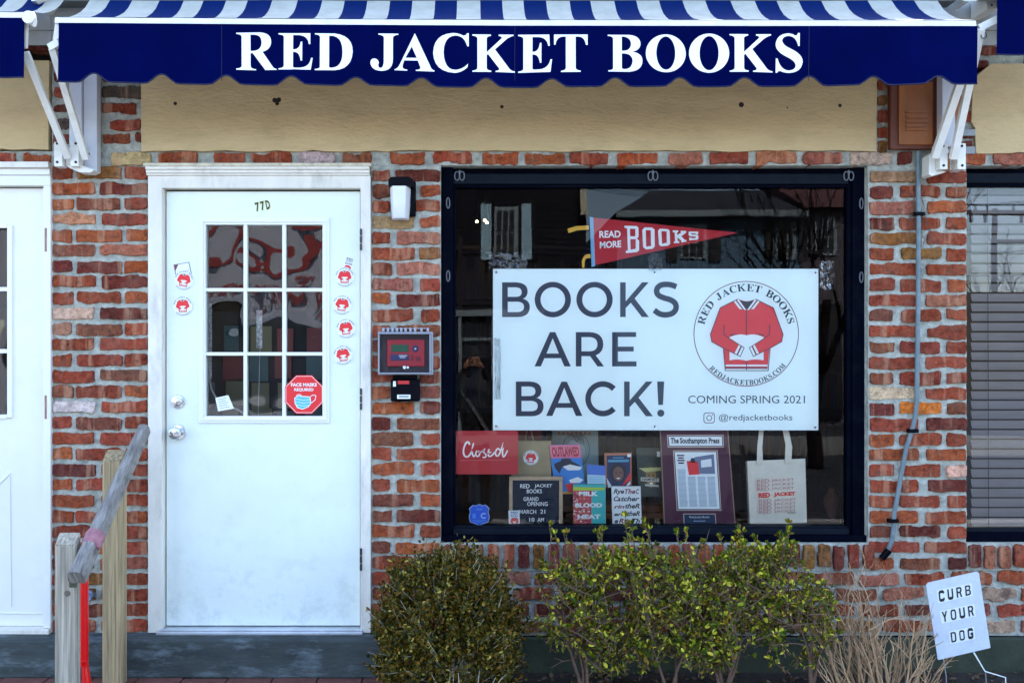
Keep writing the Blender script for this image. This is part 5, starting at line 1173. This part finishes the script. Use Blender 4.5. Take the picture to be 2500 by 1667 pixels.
# hose tap
tp = thing('garden_tap', 'small metal tap on the brick pier between the railing posts', 'tap', W(228, 1452))
c = W(229, 1450); q = MB(); q.tube([(c.x, -.002, c.z), (c.x, -.06, c.z), (c.x, -.075, c.z-.03)], [.012,.013,.011], 10); q.build('spout', mat('old_brass', (.25,.25,.28), .35, metal=.8), tp, smooth=True)
q = MB(); q.lathe((c.x-.004, -.075, c.z+.012), (0, 1, 0), [(.026,0),(.030,.004),(.026,.008)], 8); q.build('handwheel', mat('blue_white_enamel', (.16,.22,.38), .4, var=.9, vscale=60), tp)

# ------------------------------------------------------------------ yard sign
ys = thing('yard_sign', 'tilted white metal CURB YOUR DOG sign on wire legs', 'sign', W(2340, 1700, -.40))
YS = -.42; SF = region(2240, 1380, 6.03); c4 = [(2261.5,1424),(2386,1394.5),(2418,1581),(2291,1610)]
pts = [SF(130,300),SF(135,270),SF(160,250),SF(870,88),SF(905,110),SF(1075,1205),SF(1060,1213),SF(318,1385),SF(300,1380)]
P = [W(*p, YS) for p in pts]; n_ = len(P); q = MB(); q.add(P+[p+Vector((0, .003, 0)) for p in P], [list(range(n_)), list(range(2*n_-1, n_-1, -1))]+[[i, i+n_, (i+1) % n_+n_, (i+1) % n_] for i in range(n_)])
q.build('plate', mat('painted_tin', (.56,.60,.68), .5, var=.07, vscale=30, dirt=(.35,.36,.36), dirt_amt=.3, dscale=12), ys)
a = Art(lambda u, v: W(u, v, YS), .0008)
tile = mat('letter_tile_white', (.72,.75,.78), .5); blk = mat('letter_black', (.008,.008,.010), .4)
def letter_c(ch):
    w = .27
    if ch == 'C': return stroke([(.88,.3),(.88,.2),(.75,.1),(.25,.1),(.12,.2),(.12,.8),(.25,.9),(.75,.9),(.88,.8),(.88,.7)], w)
    if ch == 'O': return [rrect(0,0,1,1,.28), rrect(.24,.16,.76,.84,.12)]
    if ch == 'U': return stroke([(.12,0),(.12,.8),(.25,.9),(.75,.9),(.88,.8),(.88,0)], w)
    if ch == 'G': return stroke([(.88,.3),(.88,.2),(.75,.1),(.25,.1),(.12,.2),(.12,.8),(.25,.9),(.75,.9),(.88,.8),(.88,.55),(.5,.55)], w)
    if ch == 'D': return path('M0,0 L.6,0 Q1,.02 1,.25 L1,.75 Q1,.98 .6,1 L0,1 Z M.26,.15 L.55,.15 Q.74,.16 .74,.3 L.74,.7 Q.74,.84 .55,.85 L.26,.85 Z'.replace(' .', ' 0.').replace(',.', ',0.').replace('L.', 'L0.').replace('M.', 'M0.').replace('Q.', 'Q0.'))
    if ch == 'B': return path('M0,0 L0.65,0 Q0.95,0.02 0.95,0.25 Q0.95,0.42 0.78,0.47 Q1,0.52 1,0.75 Q1,0.98 0.65,1 L0,1 Z M0.26,0.15 L0.55,0.15 Q0.7,0.16 0.7,0.28 Q0.7,0.40 0.55,0.41 L0.26,0.41 Z M0.26,0.56 L0.58,0.56 Q0.74,0.57 0.74,0.7 Q0.74,0.84 0.58,0.85 L0.26,0.85 Z')
    if ch == 'R': return path('M0,0 L0.65,0 Q0.97,0.02 0.97,0.28 Q0.97,0.48 0.78,0.54 L1,1 L0.72,1 L0.52,0.58 L0.26,0.58 L0.26,1 L0,1 Z M0.26,0.15 L0.55,0.15 Q0.7,0.16 0.7,0.28 Q0.7,0.42 0.55,0.43 L0.26,0.43 Z')
    if ch == 'Y': return [[(0,0),(.28,0),(.5,.38),(.72,0),(1,0),(.63,.6),(.63,1),(.37,1),(.37,.6)]]
for word, tl, tr_, br, bl in (('CURB',(278,360),(798,256),(812,440),(300,556)),('YOUR',(325,665),(836,558),(858,745),(345,855)),('DOG',(455,968),(832,890),(848,1078),(478,1155))):
    Bt = bilin(tl, tr_, br, bl); n_ = len(word)
    a.put([SF(*Bt(0,0)),SF(*Bt(1,0)),SF(*Bt(1,1)),SF(*Bt(0,1))], tile, 1)
    for i, ch in enumerate(word):
        a.put(letter_c(ch), blk, 2, lambda u, v, i=i: SF(*Bt((i+.19+.62*u)/n_, .10+.80*v)))
a.build('lettering', ys)
wire = mat('galvanised_wire', (.45,.46,.48), .4, metal=.7)
for p0, p1, p2 in (((2378,1590),(2406,1640),(2412,1720)), ((2303,1608),(2310,1650),(2312,1730))): MB().tube([W(*p0, YS-.002), W(*p1, YS-.002), W(*p2, YS)], .0022, 6).build('leg', wire, ys)
MB().tube([W(2377,1592,YS-.002), W(2405,1638,YS-.01), W(2455,1653,YS-.02), W(2456,1730,YS-.02)], .0026, 6).build('leg', sign_white, ys)

# ------------------------------------------------------------------ shrubs
def leaf_mat(name, base, rough=.35):
    m = bpy.data.materials.new(name); m.use_nodes = True; n = m.node_tree.nodes; l = m.node_tree.links; b = n['Principled BSDF']; MATS[name] = m
    b.inputs['Roughness'].default_value = rough+.15; b.inputs['Specular IOR Level'].default_value = .22
    g = n.new('ShaderNodeNewGeometry'); r_ = n.new('ShaderNodeValToRGB'); el = r_.color_ramp.elements
    el[0].position = 0; el[0].color = base[0]+(1,); el[1].position = 1; el[1].color = base[-1]+(1,)
    for i, c_ in enumerate(base[1:-1]): e = el.new((i+1)/(len(base)-1)); e.color = c_+(1,)
    l.new(g.outputs['Random Per Island'], r_.inputs[0]); l.new(r_.outputs[0], b.inputs['Base Color'])
    b.inputs['Subsurface Weight'].default_value = 0
    return m
box_m = leaf_mat('boxwood_leaf', ((.012,.016,.001),(.045,.042,.002),(.11,.078,.003),(.18,.070,.003),(.05,.052,.002),(.02,.026,.002),(.40,.30,.05)))
shr_m = leaf_mat('privet_leaf', ((.02,.05,.002),(.08,.12,.004),(.22,.25,.006),(.70,.62,.06),(.28,.15,.008),(.04,.08,.004),(.14,.17,.004),(.10,.05,.006),(.03,.06,.003)))
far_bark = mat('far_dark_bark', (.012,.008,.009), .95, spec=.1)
bark = mat('shrub_bark', (.16,.09,.06), .9, var=.3, vscale=40); twig_m = mat('dry_twig', (.46,.29,.16), .85, var=.25, vscale=25, island=.35); twig_l = mat('pale_twig', (.40,.34,.25), .85, island=.3)
def leaf(mb, p, d, s, wd):
    d = d.normalized(); up = Vector((random.gauss(0,1), random.gauss(0,1), random.gauss(0,1))); sd_ = d.cross(up).normalized()*s*wd; n_ = d.cross(sd_).normalized()*s*.12
    mb.add([p, p+d*s*.3+sd_*.8+n_, p+d*s*.72+sd_*.75+n_, p+d*s, p+d*s*.72-sd_*.75+n_, p+d*s*.3-sd_*.8+n_], [[0, 1, 2, 3], [0, 3, 4, 5]])
def rnd(): 
    v = Vector((random.gauss(0,1), random.gauss(0,1), random.gauss(0,1))); return v.normalized()
random.seed(21)
# boxwood
bx_ = thing('boxwood_shrub', 'dense rounded olive brown evergreen shrub in front of the brick pier', 'shrub', W(1090, 1700, -.42))
YBx = -.42; cen = W(1092, 1545, YBx); zg = -.19
fol = MB(); twg = MB()
def bump_r(d): return 1+.26*noise.noise(d*2.2+Vector((3, 1, 7)))+.20*noise.noise(d*5+Vector((1, 8, 2)))
for _ in range(3000):
    d = rnd()
    if d.z < -.55: continue
    rr = bump_r(d)*random.uniform(.55, 1.0)**.5; p = cen+Vector((d.x*.298*rr, d.y*.26*rr, d.z*.335*rr if d.z > 0 else d.z*.42*rr))
    if p.z < zg+.02: continue
    ax = (d+Vector((0, 0, .7))+rnd()*.5).normalized()
    if random.random() < .18: twg.tube([p-ax*.05, p+ax*.05], [.0022, .0008], 4, False)
    for k in range(9):
        q_ = p+ax*random.uniform(-.03, .045)+rnd()*.012; leaf(fol, q_, (ax*.5+rnd()), random.uniform(.014, .024), .34)
fol.build('foliage', box_m, bx_, kind='stuff')
for k in range(9):
    b0 = Vector((cen.x+random.uniform(-.05, .05)+.03, YBx+random.uniform(-.05, .03), zg)); d = Vector((random.uniform(-.5, .6), random.uniform(-.6, .1), 1.2)).normalized(); pp = [b0]
    for i in range(5): d = (d+rnd()*.18).normalized(); pp.append(pp[-1]+d*.075)
    twg.tube(pp, [.009, .008, .006, .005, .004, .002], 6)
for k in range(10):   # bare pale twigs showing low at the front
    b0 = Vector((cen.x+random.uniform(.0, .16), YBx-.27+random.uniform(-.02, .03), zg)); d = Vector((random.uniform(-.6, .6), -.05, 1)).normalized(); pp = [b0]
    for i in range(5): d = (d+rnd()*.25).normalized(); pp.append(pp[-1]+d*.045)
    twg.tube(pp, [.006, .005, .004, .003, .002, .001], 5)
twg.build('branches', twig_l, bx_)
# loose privet
pv_ = thing('leafy_shrub', 'wide loose green shrub with small bright leaves under the shop window', 'shrub', W(1690, 1700, -.40))
fol = MB(); stm = MB()
def top_px(px):   # outline of the crown seen in front
    pts = [(1318,1380),(1345,1320),(1390,1345),(1440,1310),(1500,1318),(1545,1290),(1580,1300),(1640,1330),(1700,1325),(1770,1315),(1810,1300),(1860,1320),(1925,1290),(1960,1345),(2000,1385),(2040,1440)]
    for (a0, b0), (a1, b1) in zip(pts, pts[1:]):
        if a0 <= px <= a1: return b0+(b1-b0)*(px-a0)/(a1-a0)
    return 1450
def sprig(p, d, n, s=.02, L=.09):
    pp = [p]; dd = d
    for i in range(4): dd = (dd+rnd()*.15).normalized(); pp.append(pp[-1]+dd*L/4)
    stm.tube(pp, [.0018, .0016, .0013, .001, .0006], 4, False)
    for k in range(n):
        t_ = random.random(); i_ = min(3, int(t_*4)); c_ = pp[i_].lerp(pp[i_+1], t_*4-i_)
        leaf(fol, c_, dd*.6+rnd(), random.uniform(.5, 1.2)*s, .30)
    for k in range(4): leaf(fol, pp[-1], dd+rnd()*.7, s, .30)
cnt = 0
for _ in range(9000):
    px = random.uniform(1322, 2030); y = random.gauss(-.38, .09)
    if y > -.12: continue
    tp_ = top_px(px); py = tp_+32+(1600-tp_)*random.random()**.9
    g_ = .55*noise.noise(Vector((px*.009, py*.016, y*6)))+.65*noise.noise(Vector((px*.035, py*.035, y*12)))
    thr = .09+.28*max(0, (py-1520)/120)
    if px < 1400 and py > 1420: thr += .25
    if g_ < thr: continue
    p = W(px, py, y)
    if p.z < zg+.03: continue
    d = Vector((random.gauss(0, .85), random.gauss(0, .5)-.15, .8)); sprig(p-d.normalized()*.06, d.normalized(), 7, random.choice((.017, .021, .021, .027)), .095); cnt += 1
    if cnt > 1750: break
for px, py in ((1345,1282),(1365,1300),(1455,1290),(1530,1258),(1545,1278),(1580,1270),(1585,1290),(1655,1298),(1672,1296),(1770,1310),(1800,1290),(1815,1300),(1915,1275),(1920,1290),(1925,1300),(1905,1310),(1385,1300),(1475,1295),(1700,1322),(1855,1312)):
    y = -.38; p = W(px+random.uniform(-4, 4), py+40, y); d = Vector((random.gauss(0, .22), 0, 1)).normalized(); stm.tube([p-d*.12, p], .0018, 5); sprig(p, d, 5, .022, .07); sprig(p+d*.03, d, 4, .024, .04)
for bx0, n_ in ((1430, 4), (1640, 2), (1770, 3), (1985, 2)):
    for k in range(n_+1):
        b0 = W(bx0, 1690, -.38); b0.z = zg; d = Vector((random.uniform(-.5, .5), random.uniform(-.3, .2), 1)).normalized(); pp = [b0]
        for i in range(8): d = (d+rnd()*.22+Vector((0, 0, .08))).normalized(); pp.append(pp[-1]+d*.062)
        stm.tube(pp, [.009,.008,.006,.005,.004,.003,.0025,.002,.0015], 6)
        for i in range(3, 9):
            for _ in range(2):
                e = (d+rnd()*.9).normalized(); stm.tube([pp[i], pp[i]+e*.06, pp[i]+e*.11+rnd()*.02], [.002,.0015,.0008], 4, False)
for _ in range(70):     # long thin shoots crossing the crown
    px = random.uniform(1340, 1990); py = random.uniform(1380, 1580); d = Vector((random.gauss(0, .9), random.uniform(-.4, .1), random.uniform(.2, 1))).normalized(); pp = [W(px, py, random.uniform(-.55, -.3))]
    for i in range(6): d = (d+rnd()*.2).normalized(); pp.append(pp[-1]+d*.028)
    stm.tube(pp, [.0024, .0022, .002, .0018, .0015, .0012, .0008], 4, False)
fol.build('foliage', shr_m, pv_, kind='stuff'); stm.build('stems', bark, pv_)
# dry twigs
dt = thing('dry_shrub', 'leafless tan twiggy shrub beside the tilted white sign', 'shrub', W(2140, 1700, -.36))
tw = MB(); random.seed(33)
def dry(p, d, L, r, depth):
    pp = [p]; n_ = 6
    for i in range(n_): d = (d+rnd()*.20+Vector((0, 0, .05))).normalized(); pp.append(pp[-1]+d*L/n_)
    tw.tube(pp, [r*(1-.6*i/n_) for i in range(n_+1)], 5, True)
    if depth > 0:
        for i in range(2, n_+1):
            if random.random() < .5:
                e = (d+Vector((random.gauss(0, .55), random.gauss(0, .35), .15))).normalized(); dry(pp[i], e, L*random.uniform(.2, .42), r*.6, depth-1)
for k in range(60):
    px = random.gauss(2150, 55); px = min(2255, max(2040, px)); b0 = W(px, 1690, -.38+random.uniform(-.08, .1)); b0.z = zg
    lean = (px-2140)/340+random.gauss(0, .14); hpx = random.uniform(1480, 1625)-50*math.exp(-((px-2130)/60)**2)
    Lh = (W(px, hpx, -.38).z-zg); dry(b0, Vector((lean, random.gauss(0, .12), 1)).normalized(), Lh, random.uniform(.003, .0054), 2)
for k in range(16):
    b0 = W(random.uniform(2040, 2150), 1690, -.36); b0.z = zg; dry(b0, Vector((random.uniform(-.9, -.1), 0, 1)).normalized(), random.uniform(.2, .34), .003, 1)
tw.build('twigs', twig_m, dt)
# leaf litter
q = MB(); random.seed(4)
for _ in range(700):
    p = Vector((random.uniform(X(1000), X(2500)), random.uniform(-.5, -.04), -.188+random.uniform(0, .008))); leaf(q, p, Vector((random.gauss(0,1), random.gauss(0,1), random.uniform(-.1, .4))), random.uniform(.015, .035), .35)
o = q.build('leaf_litter', leaf_mat('dead_leaf', ((.10,.055,.03),(.05,.03,.02),(.20,.13,.08),(.02,.02,.015)), .8), off=Vector((1, -.3, -.19))); o['kind'] = 'stuff'; o['label'] = 'scattered brown leaf litter on the planting bed'

# ------------------------------------------------------------------ across the street (seen as reflections)
def FX(px, Y): return (px-CX)/PX*(Y+DIST)/DIST
def FZ(py, Y): return CZ+(CY-py)/PX*(Y+DIST)/DIST
def facade(name, label, px0, px1, top, Y, m, depth=6, cat='building'):
    t = thing(name, label, cat, ((px0+px1)/2, -Y, -.3)); MB().box(px0, px1, -Y-depth, -Y, -.34, top).build('wall', m, t); return t
def fwin(t, x0, x1, z0, z1, Y, shutter=None, frame=None):
    MB().box(x0, x1, -Y, -Y+.04, z0, z1).build('window', frame or MATS['house_trim'], t)
    n_ = 2
    for i in range(3):
        for j in range(2):
            a0 = x0+.05+(x1-x0-.1)*i/3; a1 = x0+.05+(x1-x0-.1)*(i+1)/3-.03; b0 = z0+.05+(z1-z0-.1)*j/2; b1 = b0+(z1-z0-.1)/2-.03
            MB().box(a0, a1, -Y+.041, -Y+.05, b0, b1).build('window_glass', MATS['dark_pane'], t)
    if shutter:
        w_ = (x1-x0)*.42
        for a0, a1 in ((x0-w_-.06, x0-.06), (x1+.06, x1+w_+.06)): MB().box(a0, a1, -Y, -Y+.05, z0-.05, z1+.05).build('shutter', shutter, t)
mat('house_trim', (.22,.27,.30), .6); mat('dark_pane', (.01,.012,.02), .15)
YA = 14.
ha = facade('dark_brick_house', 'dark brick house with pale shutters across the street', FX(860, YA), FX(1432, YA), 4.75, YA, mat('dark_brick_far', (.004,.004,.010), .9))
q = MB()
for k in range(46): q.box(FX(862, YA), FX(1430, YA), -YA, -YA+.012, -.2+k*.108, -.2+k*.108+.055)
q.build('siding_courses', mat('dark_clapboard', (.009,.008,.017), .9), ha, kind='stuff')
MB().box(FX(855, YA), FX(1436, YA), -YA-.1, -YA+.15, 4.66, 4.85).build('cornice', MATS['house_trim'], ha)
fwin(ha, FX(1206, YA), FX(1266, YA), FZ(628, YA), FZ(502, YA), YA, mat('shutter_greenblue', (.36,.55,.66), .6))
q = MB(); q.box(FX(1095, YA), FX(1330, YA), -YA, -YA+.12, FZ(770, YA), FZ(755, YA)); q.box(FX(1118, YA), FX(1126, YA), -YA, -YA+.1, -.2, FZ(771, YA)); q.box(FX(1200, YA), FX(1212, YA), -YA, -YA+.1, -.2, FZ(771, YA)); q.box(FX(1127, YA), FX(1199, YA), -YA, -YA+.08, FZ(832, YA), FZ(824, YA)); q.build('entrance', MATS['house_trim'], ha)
MB().box(FX(1418, YA), FX(1433, YA), -YA, -YA+.2, FZ(525, YA), FZ(462, YA)).build('sign_bracket', mat('pale_tan_far', (.6,.55,.4), .6), ha)
YB2 = 17.
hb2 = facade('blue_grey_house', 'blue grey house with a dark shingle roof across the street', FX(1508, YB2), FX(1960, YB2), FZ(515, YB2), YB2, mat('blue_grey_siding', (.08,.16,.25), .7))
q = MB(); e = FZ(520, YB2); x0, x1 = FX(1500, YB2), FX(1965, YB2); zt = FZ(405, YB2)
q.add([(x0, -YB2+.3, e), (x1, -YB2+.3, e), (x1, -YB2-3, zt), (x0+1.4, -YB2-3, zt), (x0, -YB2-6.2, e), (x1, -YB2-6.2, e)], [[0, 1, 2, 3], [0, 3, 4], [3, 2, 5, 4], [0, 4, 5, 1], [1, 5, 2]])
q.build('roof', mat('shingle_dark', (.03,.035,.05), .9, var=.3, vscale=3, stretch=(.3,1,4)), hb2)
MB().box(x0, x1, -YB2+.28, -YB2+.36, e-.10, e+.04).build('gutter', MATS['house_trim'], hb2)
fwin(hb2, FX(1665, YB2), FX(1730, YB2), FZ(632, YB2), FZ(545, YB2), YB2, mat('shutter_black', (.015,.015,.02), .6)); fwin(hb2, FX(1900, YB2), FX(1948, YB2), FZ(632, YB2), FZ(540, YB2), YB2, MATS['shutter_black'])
YC2 = 19.
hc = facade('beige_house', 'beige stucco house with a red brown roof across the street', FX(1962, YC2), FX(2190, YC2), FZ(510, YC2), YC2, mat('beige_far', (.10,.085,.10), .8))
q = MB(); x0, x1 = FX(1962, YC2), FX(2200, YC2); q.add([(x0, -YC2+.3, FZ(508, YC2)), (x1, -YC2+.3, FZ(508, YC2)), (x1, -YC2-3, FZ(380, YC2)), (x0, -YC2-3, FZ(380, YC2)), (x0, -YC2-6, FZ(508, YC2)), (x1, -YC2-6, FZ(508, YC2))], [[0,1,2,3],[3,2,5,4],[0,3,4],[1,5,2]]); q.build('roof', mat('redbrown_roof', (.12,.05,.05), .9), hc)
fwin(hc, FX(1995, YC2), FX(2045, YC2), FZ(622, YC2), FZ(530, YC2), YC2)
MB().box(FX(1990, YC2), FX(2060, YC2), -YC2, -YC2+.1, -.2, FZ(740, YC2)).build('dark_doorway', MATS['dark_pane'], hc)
# shop with red lettering reflected in the door panes
YD2 = 14.
hd = facade('grey_shopfront', 'grey shop front with big red letters across the street', -9.5, FX(855, YD2), 4.6, YD2, mat('grey_panel_far', (.20,.21,.25), .7))
rf = mat('far_red', (.14,.005,.006), .5)
a = Art(lambda u, v: Vector((u, -YD2+.06, v)), -.01)
vs_, fs_ = text_tris('WESTHAMPTON', .02)
# the far wall faces the shop: its lettering runs the other way in world x
a.mb.use(rf); a.mb.add([Vector((-2.9-u*2.3, -YD2+.08, 2.62-v*.28)) for u, v in vs_], fs_)
for px, pts in ((0, [(-2.9,4.3),(-3.2,3.8),(-3.0,3.3),(-3.6,2.95),(-4.2,3.3)]), (1, [(-4.1,4.4),(-4.5,3.9),(-4.4,3.4),(-4.9,3.05)]), (2, [(-3.5,4.4),(-3.8,4.0),(-4.3,4.1),(-4.6,3.6)]), (3, [(-5.0,4.3),(-5.3,3.6),(-5.0,3.1),(-5.6,2.9)])):
    lp = stroke(smooth(pts, 4), .14); vv = [Vector((p[0], -YD2+.08, p[1])) for p in lp[0]]; tri = tessellate_polygon([[Vector((p[0], p[1], 0)) for p in lp[0]]]); a.mb.add(vv, [list(t_) for t_ in tri])
a.mb.build('red_lettering', None, hd)
q = MB(); q.box(-9, -2.4, -YD2, -YD2+.5, 1.95, 2.15); q.build('canopy', mat('canopy_pale', (.16,.18,.22), .6), hd)
q = MB(); q.box(-9, -2.5, -YD2, -YD2+.05, .3, 1.9); q.build('shop_glazing', MATS['dark_pane'], hd)
# trunk / pole near and utility pole, bare trees in the right window
def bare_tree(name, label, base, H, seed, r0=.16, spread=.55):
    random.seed(seed); t = thing(name, label, 'tree', base); tk = MB(); br = MB()
    def grow(p, d, L, r, k, mb):
        pp = [p]
        for i in range(4): d = (d+rnd()*.16+Vector((0, 0, .03))).normalized(); pp.append(pp[-1]+d*L/4)
        mb.tube(pp, [r, r*.9, r*.8, r*.72, r*.62], 6 if r > .03 else 3, False)
        if k > 0:
            for _ in range(3 if k > 1 else 4):
                e = (d+rnd()*spread).normalized(); i_ = random.choice((2, 3, 4)); grow(pp[i_], e, L*random.uniform(.55, .8), r*.5, k-1, br)
    grow(Vector(base), Vector((0, 0, 1)), H*.33, r0*.9, 5, tk)
    tk.build('trunk', far_bark, t, smooth=True); br.build('branches', far_bark, t); return t
YP = 45.; xp = FX(2432, YP); zc = FZ(520, YP)
up = thing('utility_pole', 'wooden utility pole with a crossarm far across the street', 'utility pole', (xp, -YP, -.34)); pm_ = mat('pole_wood', (.03,.022,.015), .9)
MB().tube([(xp, -YP, -.34), (xp, -YP, zc+.25)], [.17, .13], 10).build('shaft', pm_, up)
MB().box(xp-1.95, xp+1.95, -YP+.14, -YP+.30, zc-.12, zc+.12).build('crossarm', pm_, up)
for dx in (-1.8, -1.1, -.5, .9, 1.7): MB().tube([(xp+dx, -YP+.22, zc+.121), (xp+dx, -YP+.22, zc+.40)], [.07, .05], 8).build('insulator', black_pl, up)
for dx in (-1.3, -.6, 1.3): MB().tube([(xp+dx, -YP+.22, zc-.121), (xp+dx, -YP+.22, zc-.5)], [.08, .08], 8).build('hanger', black_pl, up)
MB().box(xp-.1, xp+1.9, -YP+.14, -YP+.25, FZ(590, YP)-.1, FZ(590, YP)+.1).build('lower_arm', pm_, up)
wr = MB()
for i, (dx, dz) in enumerate(((-1.8,.4),(-.5,.4),(.9,.4),(1.7,.4),(0,-2),(0,-3.2),(0,-4.2))):
    wr.tube([(xp+dx+t_*22, -YP+.22+t_*5, zc+dz+.04*(t_*10)**2*.5-.0) for t_ in (-1, -.6, -.3, 0, .3, .6, 1)], .018, 4, False)
o = wr.build('overhead_wires', black_pl, off=Vector((xp, -YP, zc))); o['label'] = 'sagging overhead wires on the far utility pole'; o['category'] = 'wires'
for i, (px, Y, H, sd_) in enumerate(((2375,40,7.6,1),(2440,48,10.6,2),(2490,40,8.2,3),(2540,44,7.6,4))):
    bare_tree('bare_tree', ['leafless tree left of the far utility pole','leafless tree directly in front of the far utility pole','leafless tree right of the far utility pole','leafless tree farthest right across the street'][i], (FX(px, Y), -Y, -.34), H, sd_)
bare_tree('street_tree', 'bare dark street tree on the far side of the road', (FX(2003, 9.5), -9.5, -.34), 7.5, 9, .13)
struct(MB().box(FX(2230, 36), 40, -36.5, -36, -.34, FZ(712, 36)), 'far_hedge', mat('hedge_brown', (.05,.045,.035), .95, var=.4, vscale=2))

# ------------------------------------------------------------------ the photographer, reflected in the window
pr = thing('person', 'person in a black hooded coat holding up a phone, reflected in the window', 'person', (0.02, -4.86, -.34))
coat = mat('black_coat', (.008,.008,.012), .8); skin_m = mat('skin', (.42,.22,.15), .5); trou = mat('dark_trousers', (.03,.015,.012), .9); strap_m = mat('bag_strap', (.12,.12,.14), .6)
def skinned(name, chains, m, parent, lvl=2, root=0):
    me = bpy.data.meshes.new(name); vs = []; es = []; rs = []
    idx = {}
    def vid(p, r_):
        k = tuple(round(c_, 4) for c_ in p)
        if k not in idx: idx[k] = len(vs); vs.append(p); rs.append(r_)
        return idx[k]
    for ch in chains:
        ids = [vid(p, r_) for p, r_ in ch]; es += list(zip(ids, ids[1:]))
    off = Vector(parent['_o']); me.from_pydata([Vector(v)-off for v in vs], es, [])
    o = bpy.data.objects.new(name, me); sc.collection.objects.link(o); o.parent = parent; o['_o'] = tuple(off)
    o.modifiers.new('skin', 'SKIN'); sub = o.modifiers.new('sub', 'SUBSURF'); sub.levels = lvl; sub.render_levels = lvl
    for i, v in enumerate(me.skin_vertices[0].data):
        r_ = rs[i]; v.radius = r_ if isinstance(r_, tuple) else (r_, r_)
    me.skin_vertices[0].data[root].use_root = True
    dg = bpy.context.evaluated_depsgraph_get(); m2 = bpy.data.meshes.new_from_object(o.evaluated_get(dg)); o.modifiers.clear(); o.data = m2; bpy.data.meshes.remove(me)
    m2.materials.clear(); m2.materials.append(m); m2.polygons.foreach_set('use_smooth', [True]*len(m2.polygons)); return o
py_ = -4.88
pel = ((.02, py_, .50), (.15, .11)); wst = ((.02, py_, .68), (.14, .10)); chs = ((.02, py_-.01, .90), (.17, .115)); nk = ((.02, py_, 1.07), .065); hd0 = ((.02, py_+.01, 1.13), .06)
shL = ((-.16, py_, .99), .065); shR = ((.20, py_, .99), .065); elL = ((-.24, py_+.12, .84), .05); elR = ((.29, py_+.12, .86), .05); wrL = ((-.085, -4.60, 1.16), .028); wrR = ((.105, -4.60, 1.16), .028)
skinned('coat', [[pel, wst, chs, nk, hd0], [chs, shL, elL, ((-.16, -4.68, 1.0), .038), wrL], [chs, shR, elR, ((.19, -4.68, 1.0), .038), wrR]], coat, pr)
skinned('trousers', [[pel, ((-.08, py_, .30), .085), ((-.09, py_+.01, .06), .062), ((-.09, py_-.01, -.24), .045), ((-.10, py_+.09, -.275), .045)], [pel, ((.12, py_, .30), .085), ((.13, py_+.01, .06), .062), ((.13, py_-.01, -.24), .045), ((.14, py_+.09, -.275), .045)]], trou, pr)
hc_ = Vector((.02, py_+.03, 1.235)); q = MB(); q.sphere(hc_, .1, 24, 16, (.74, .88, 1.08))
for v in q.v:   # jaw taper and nose
    r_ = v-hc_
    if r_.z < 0: v.x = hc_.x+r_.x*(1+r_.z*2.6)
    if r_.y > .06 and abs(r_.x) < .02 and -.03 < r_.z < .02: v.y += .02
hdo = q.build('head', skin_m, pr, smooth=True)
for s_ in (-1, 1):
    MB().sphere(hc_+Vector((s_*.028, .080, .012)), .010, 10, 6).build('eye', black_pl, hdo)
MB().sphere(hc_+Vector((0, .080, -.045)), .016, 10, 6, (1.2, .5, .35)).build('mouth', mat('lips', (.35,.10,.09), .5), hdo)
q = MB(); q.sphere(hc_+Vector((0, -.02, .018)), .115, 22, 14, (.82, .86, 1.05)); q.build('hood', coat, pr, smooth=True)
def hand(s_):
    wx = -.085 if s_ < 0 else .105; w0 = Vector((wx, -4.60, 1.16)); pal = Vector((wx*.62+.003, -4.565, 1.205)); ch = [[((w0.x, w0.y, w0.z), (.024, .018)), ((pal.x, pal.y, pal.z), (.034, .016))]]
    for i, (dz, L) in enumerate(((.040, .075), (.018, .082), (-.004, .076), (-.025, .062))):
        b0 = pal+Vector((-s_*.008, .005, dz)); m1_ = b0+Vector((-s_*.022, .028, .012)); m2_ = m1_+Vector((-s_*.026, .006, .002)); m3_ = m2_+Vector((-s_*.014, -.006, -.003))
        ch.append([((pal.x, pal.y, pal.z), (.034, .016)), (tuple(b0), .0095), (tuple(m1_), .0088), (tuple(m2_), .008), (tuple(m3_), .007)])
    t0 = pal+Vector((0, -.012, -.02)); ch.append([((pal.x, pal.y, pal.z), (.034, .016)), (tuple(t0), .012), (tuple(t0+Vector((-s_*.03, -.004, .018))), .010), (tuple(t0+Vector((-s_*.048, .0, .036))), .008)])
    skinned('hand', ch, skin_m, pr, 2, 0)
hand(-1); hand(1)
MB().bar(Vector((-.13, -4.775, .98)), Vector((.17, -4.765, .52)), .035, .006, (0, 1, 0)).build('bag_strap', strap_m, pr)
ph = thing('phone', 'dark phone held up by the reflected person', 'phone', (.01, -4.53, CZ))
MB().box(-.030, .045, -4.540, -4.531, CZ-.115, CZ+.035, .003).build('body', black_pl, ph); q = MB()
q.lathe((.034, -4.531, CZ+.022), (0, 1, 0), [(.006, 0), (.006, .002)], 14); q.build('lens', chrome, ph)
for o in list(bpy.data.objects):
    if '_o' in o: del o['_o']
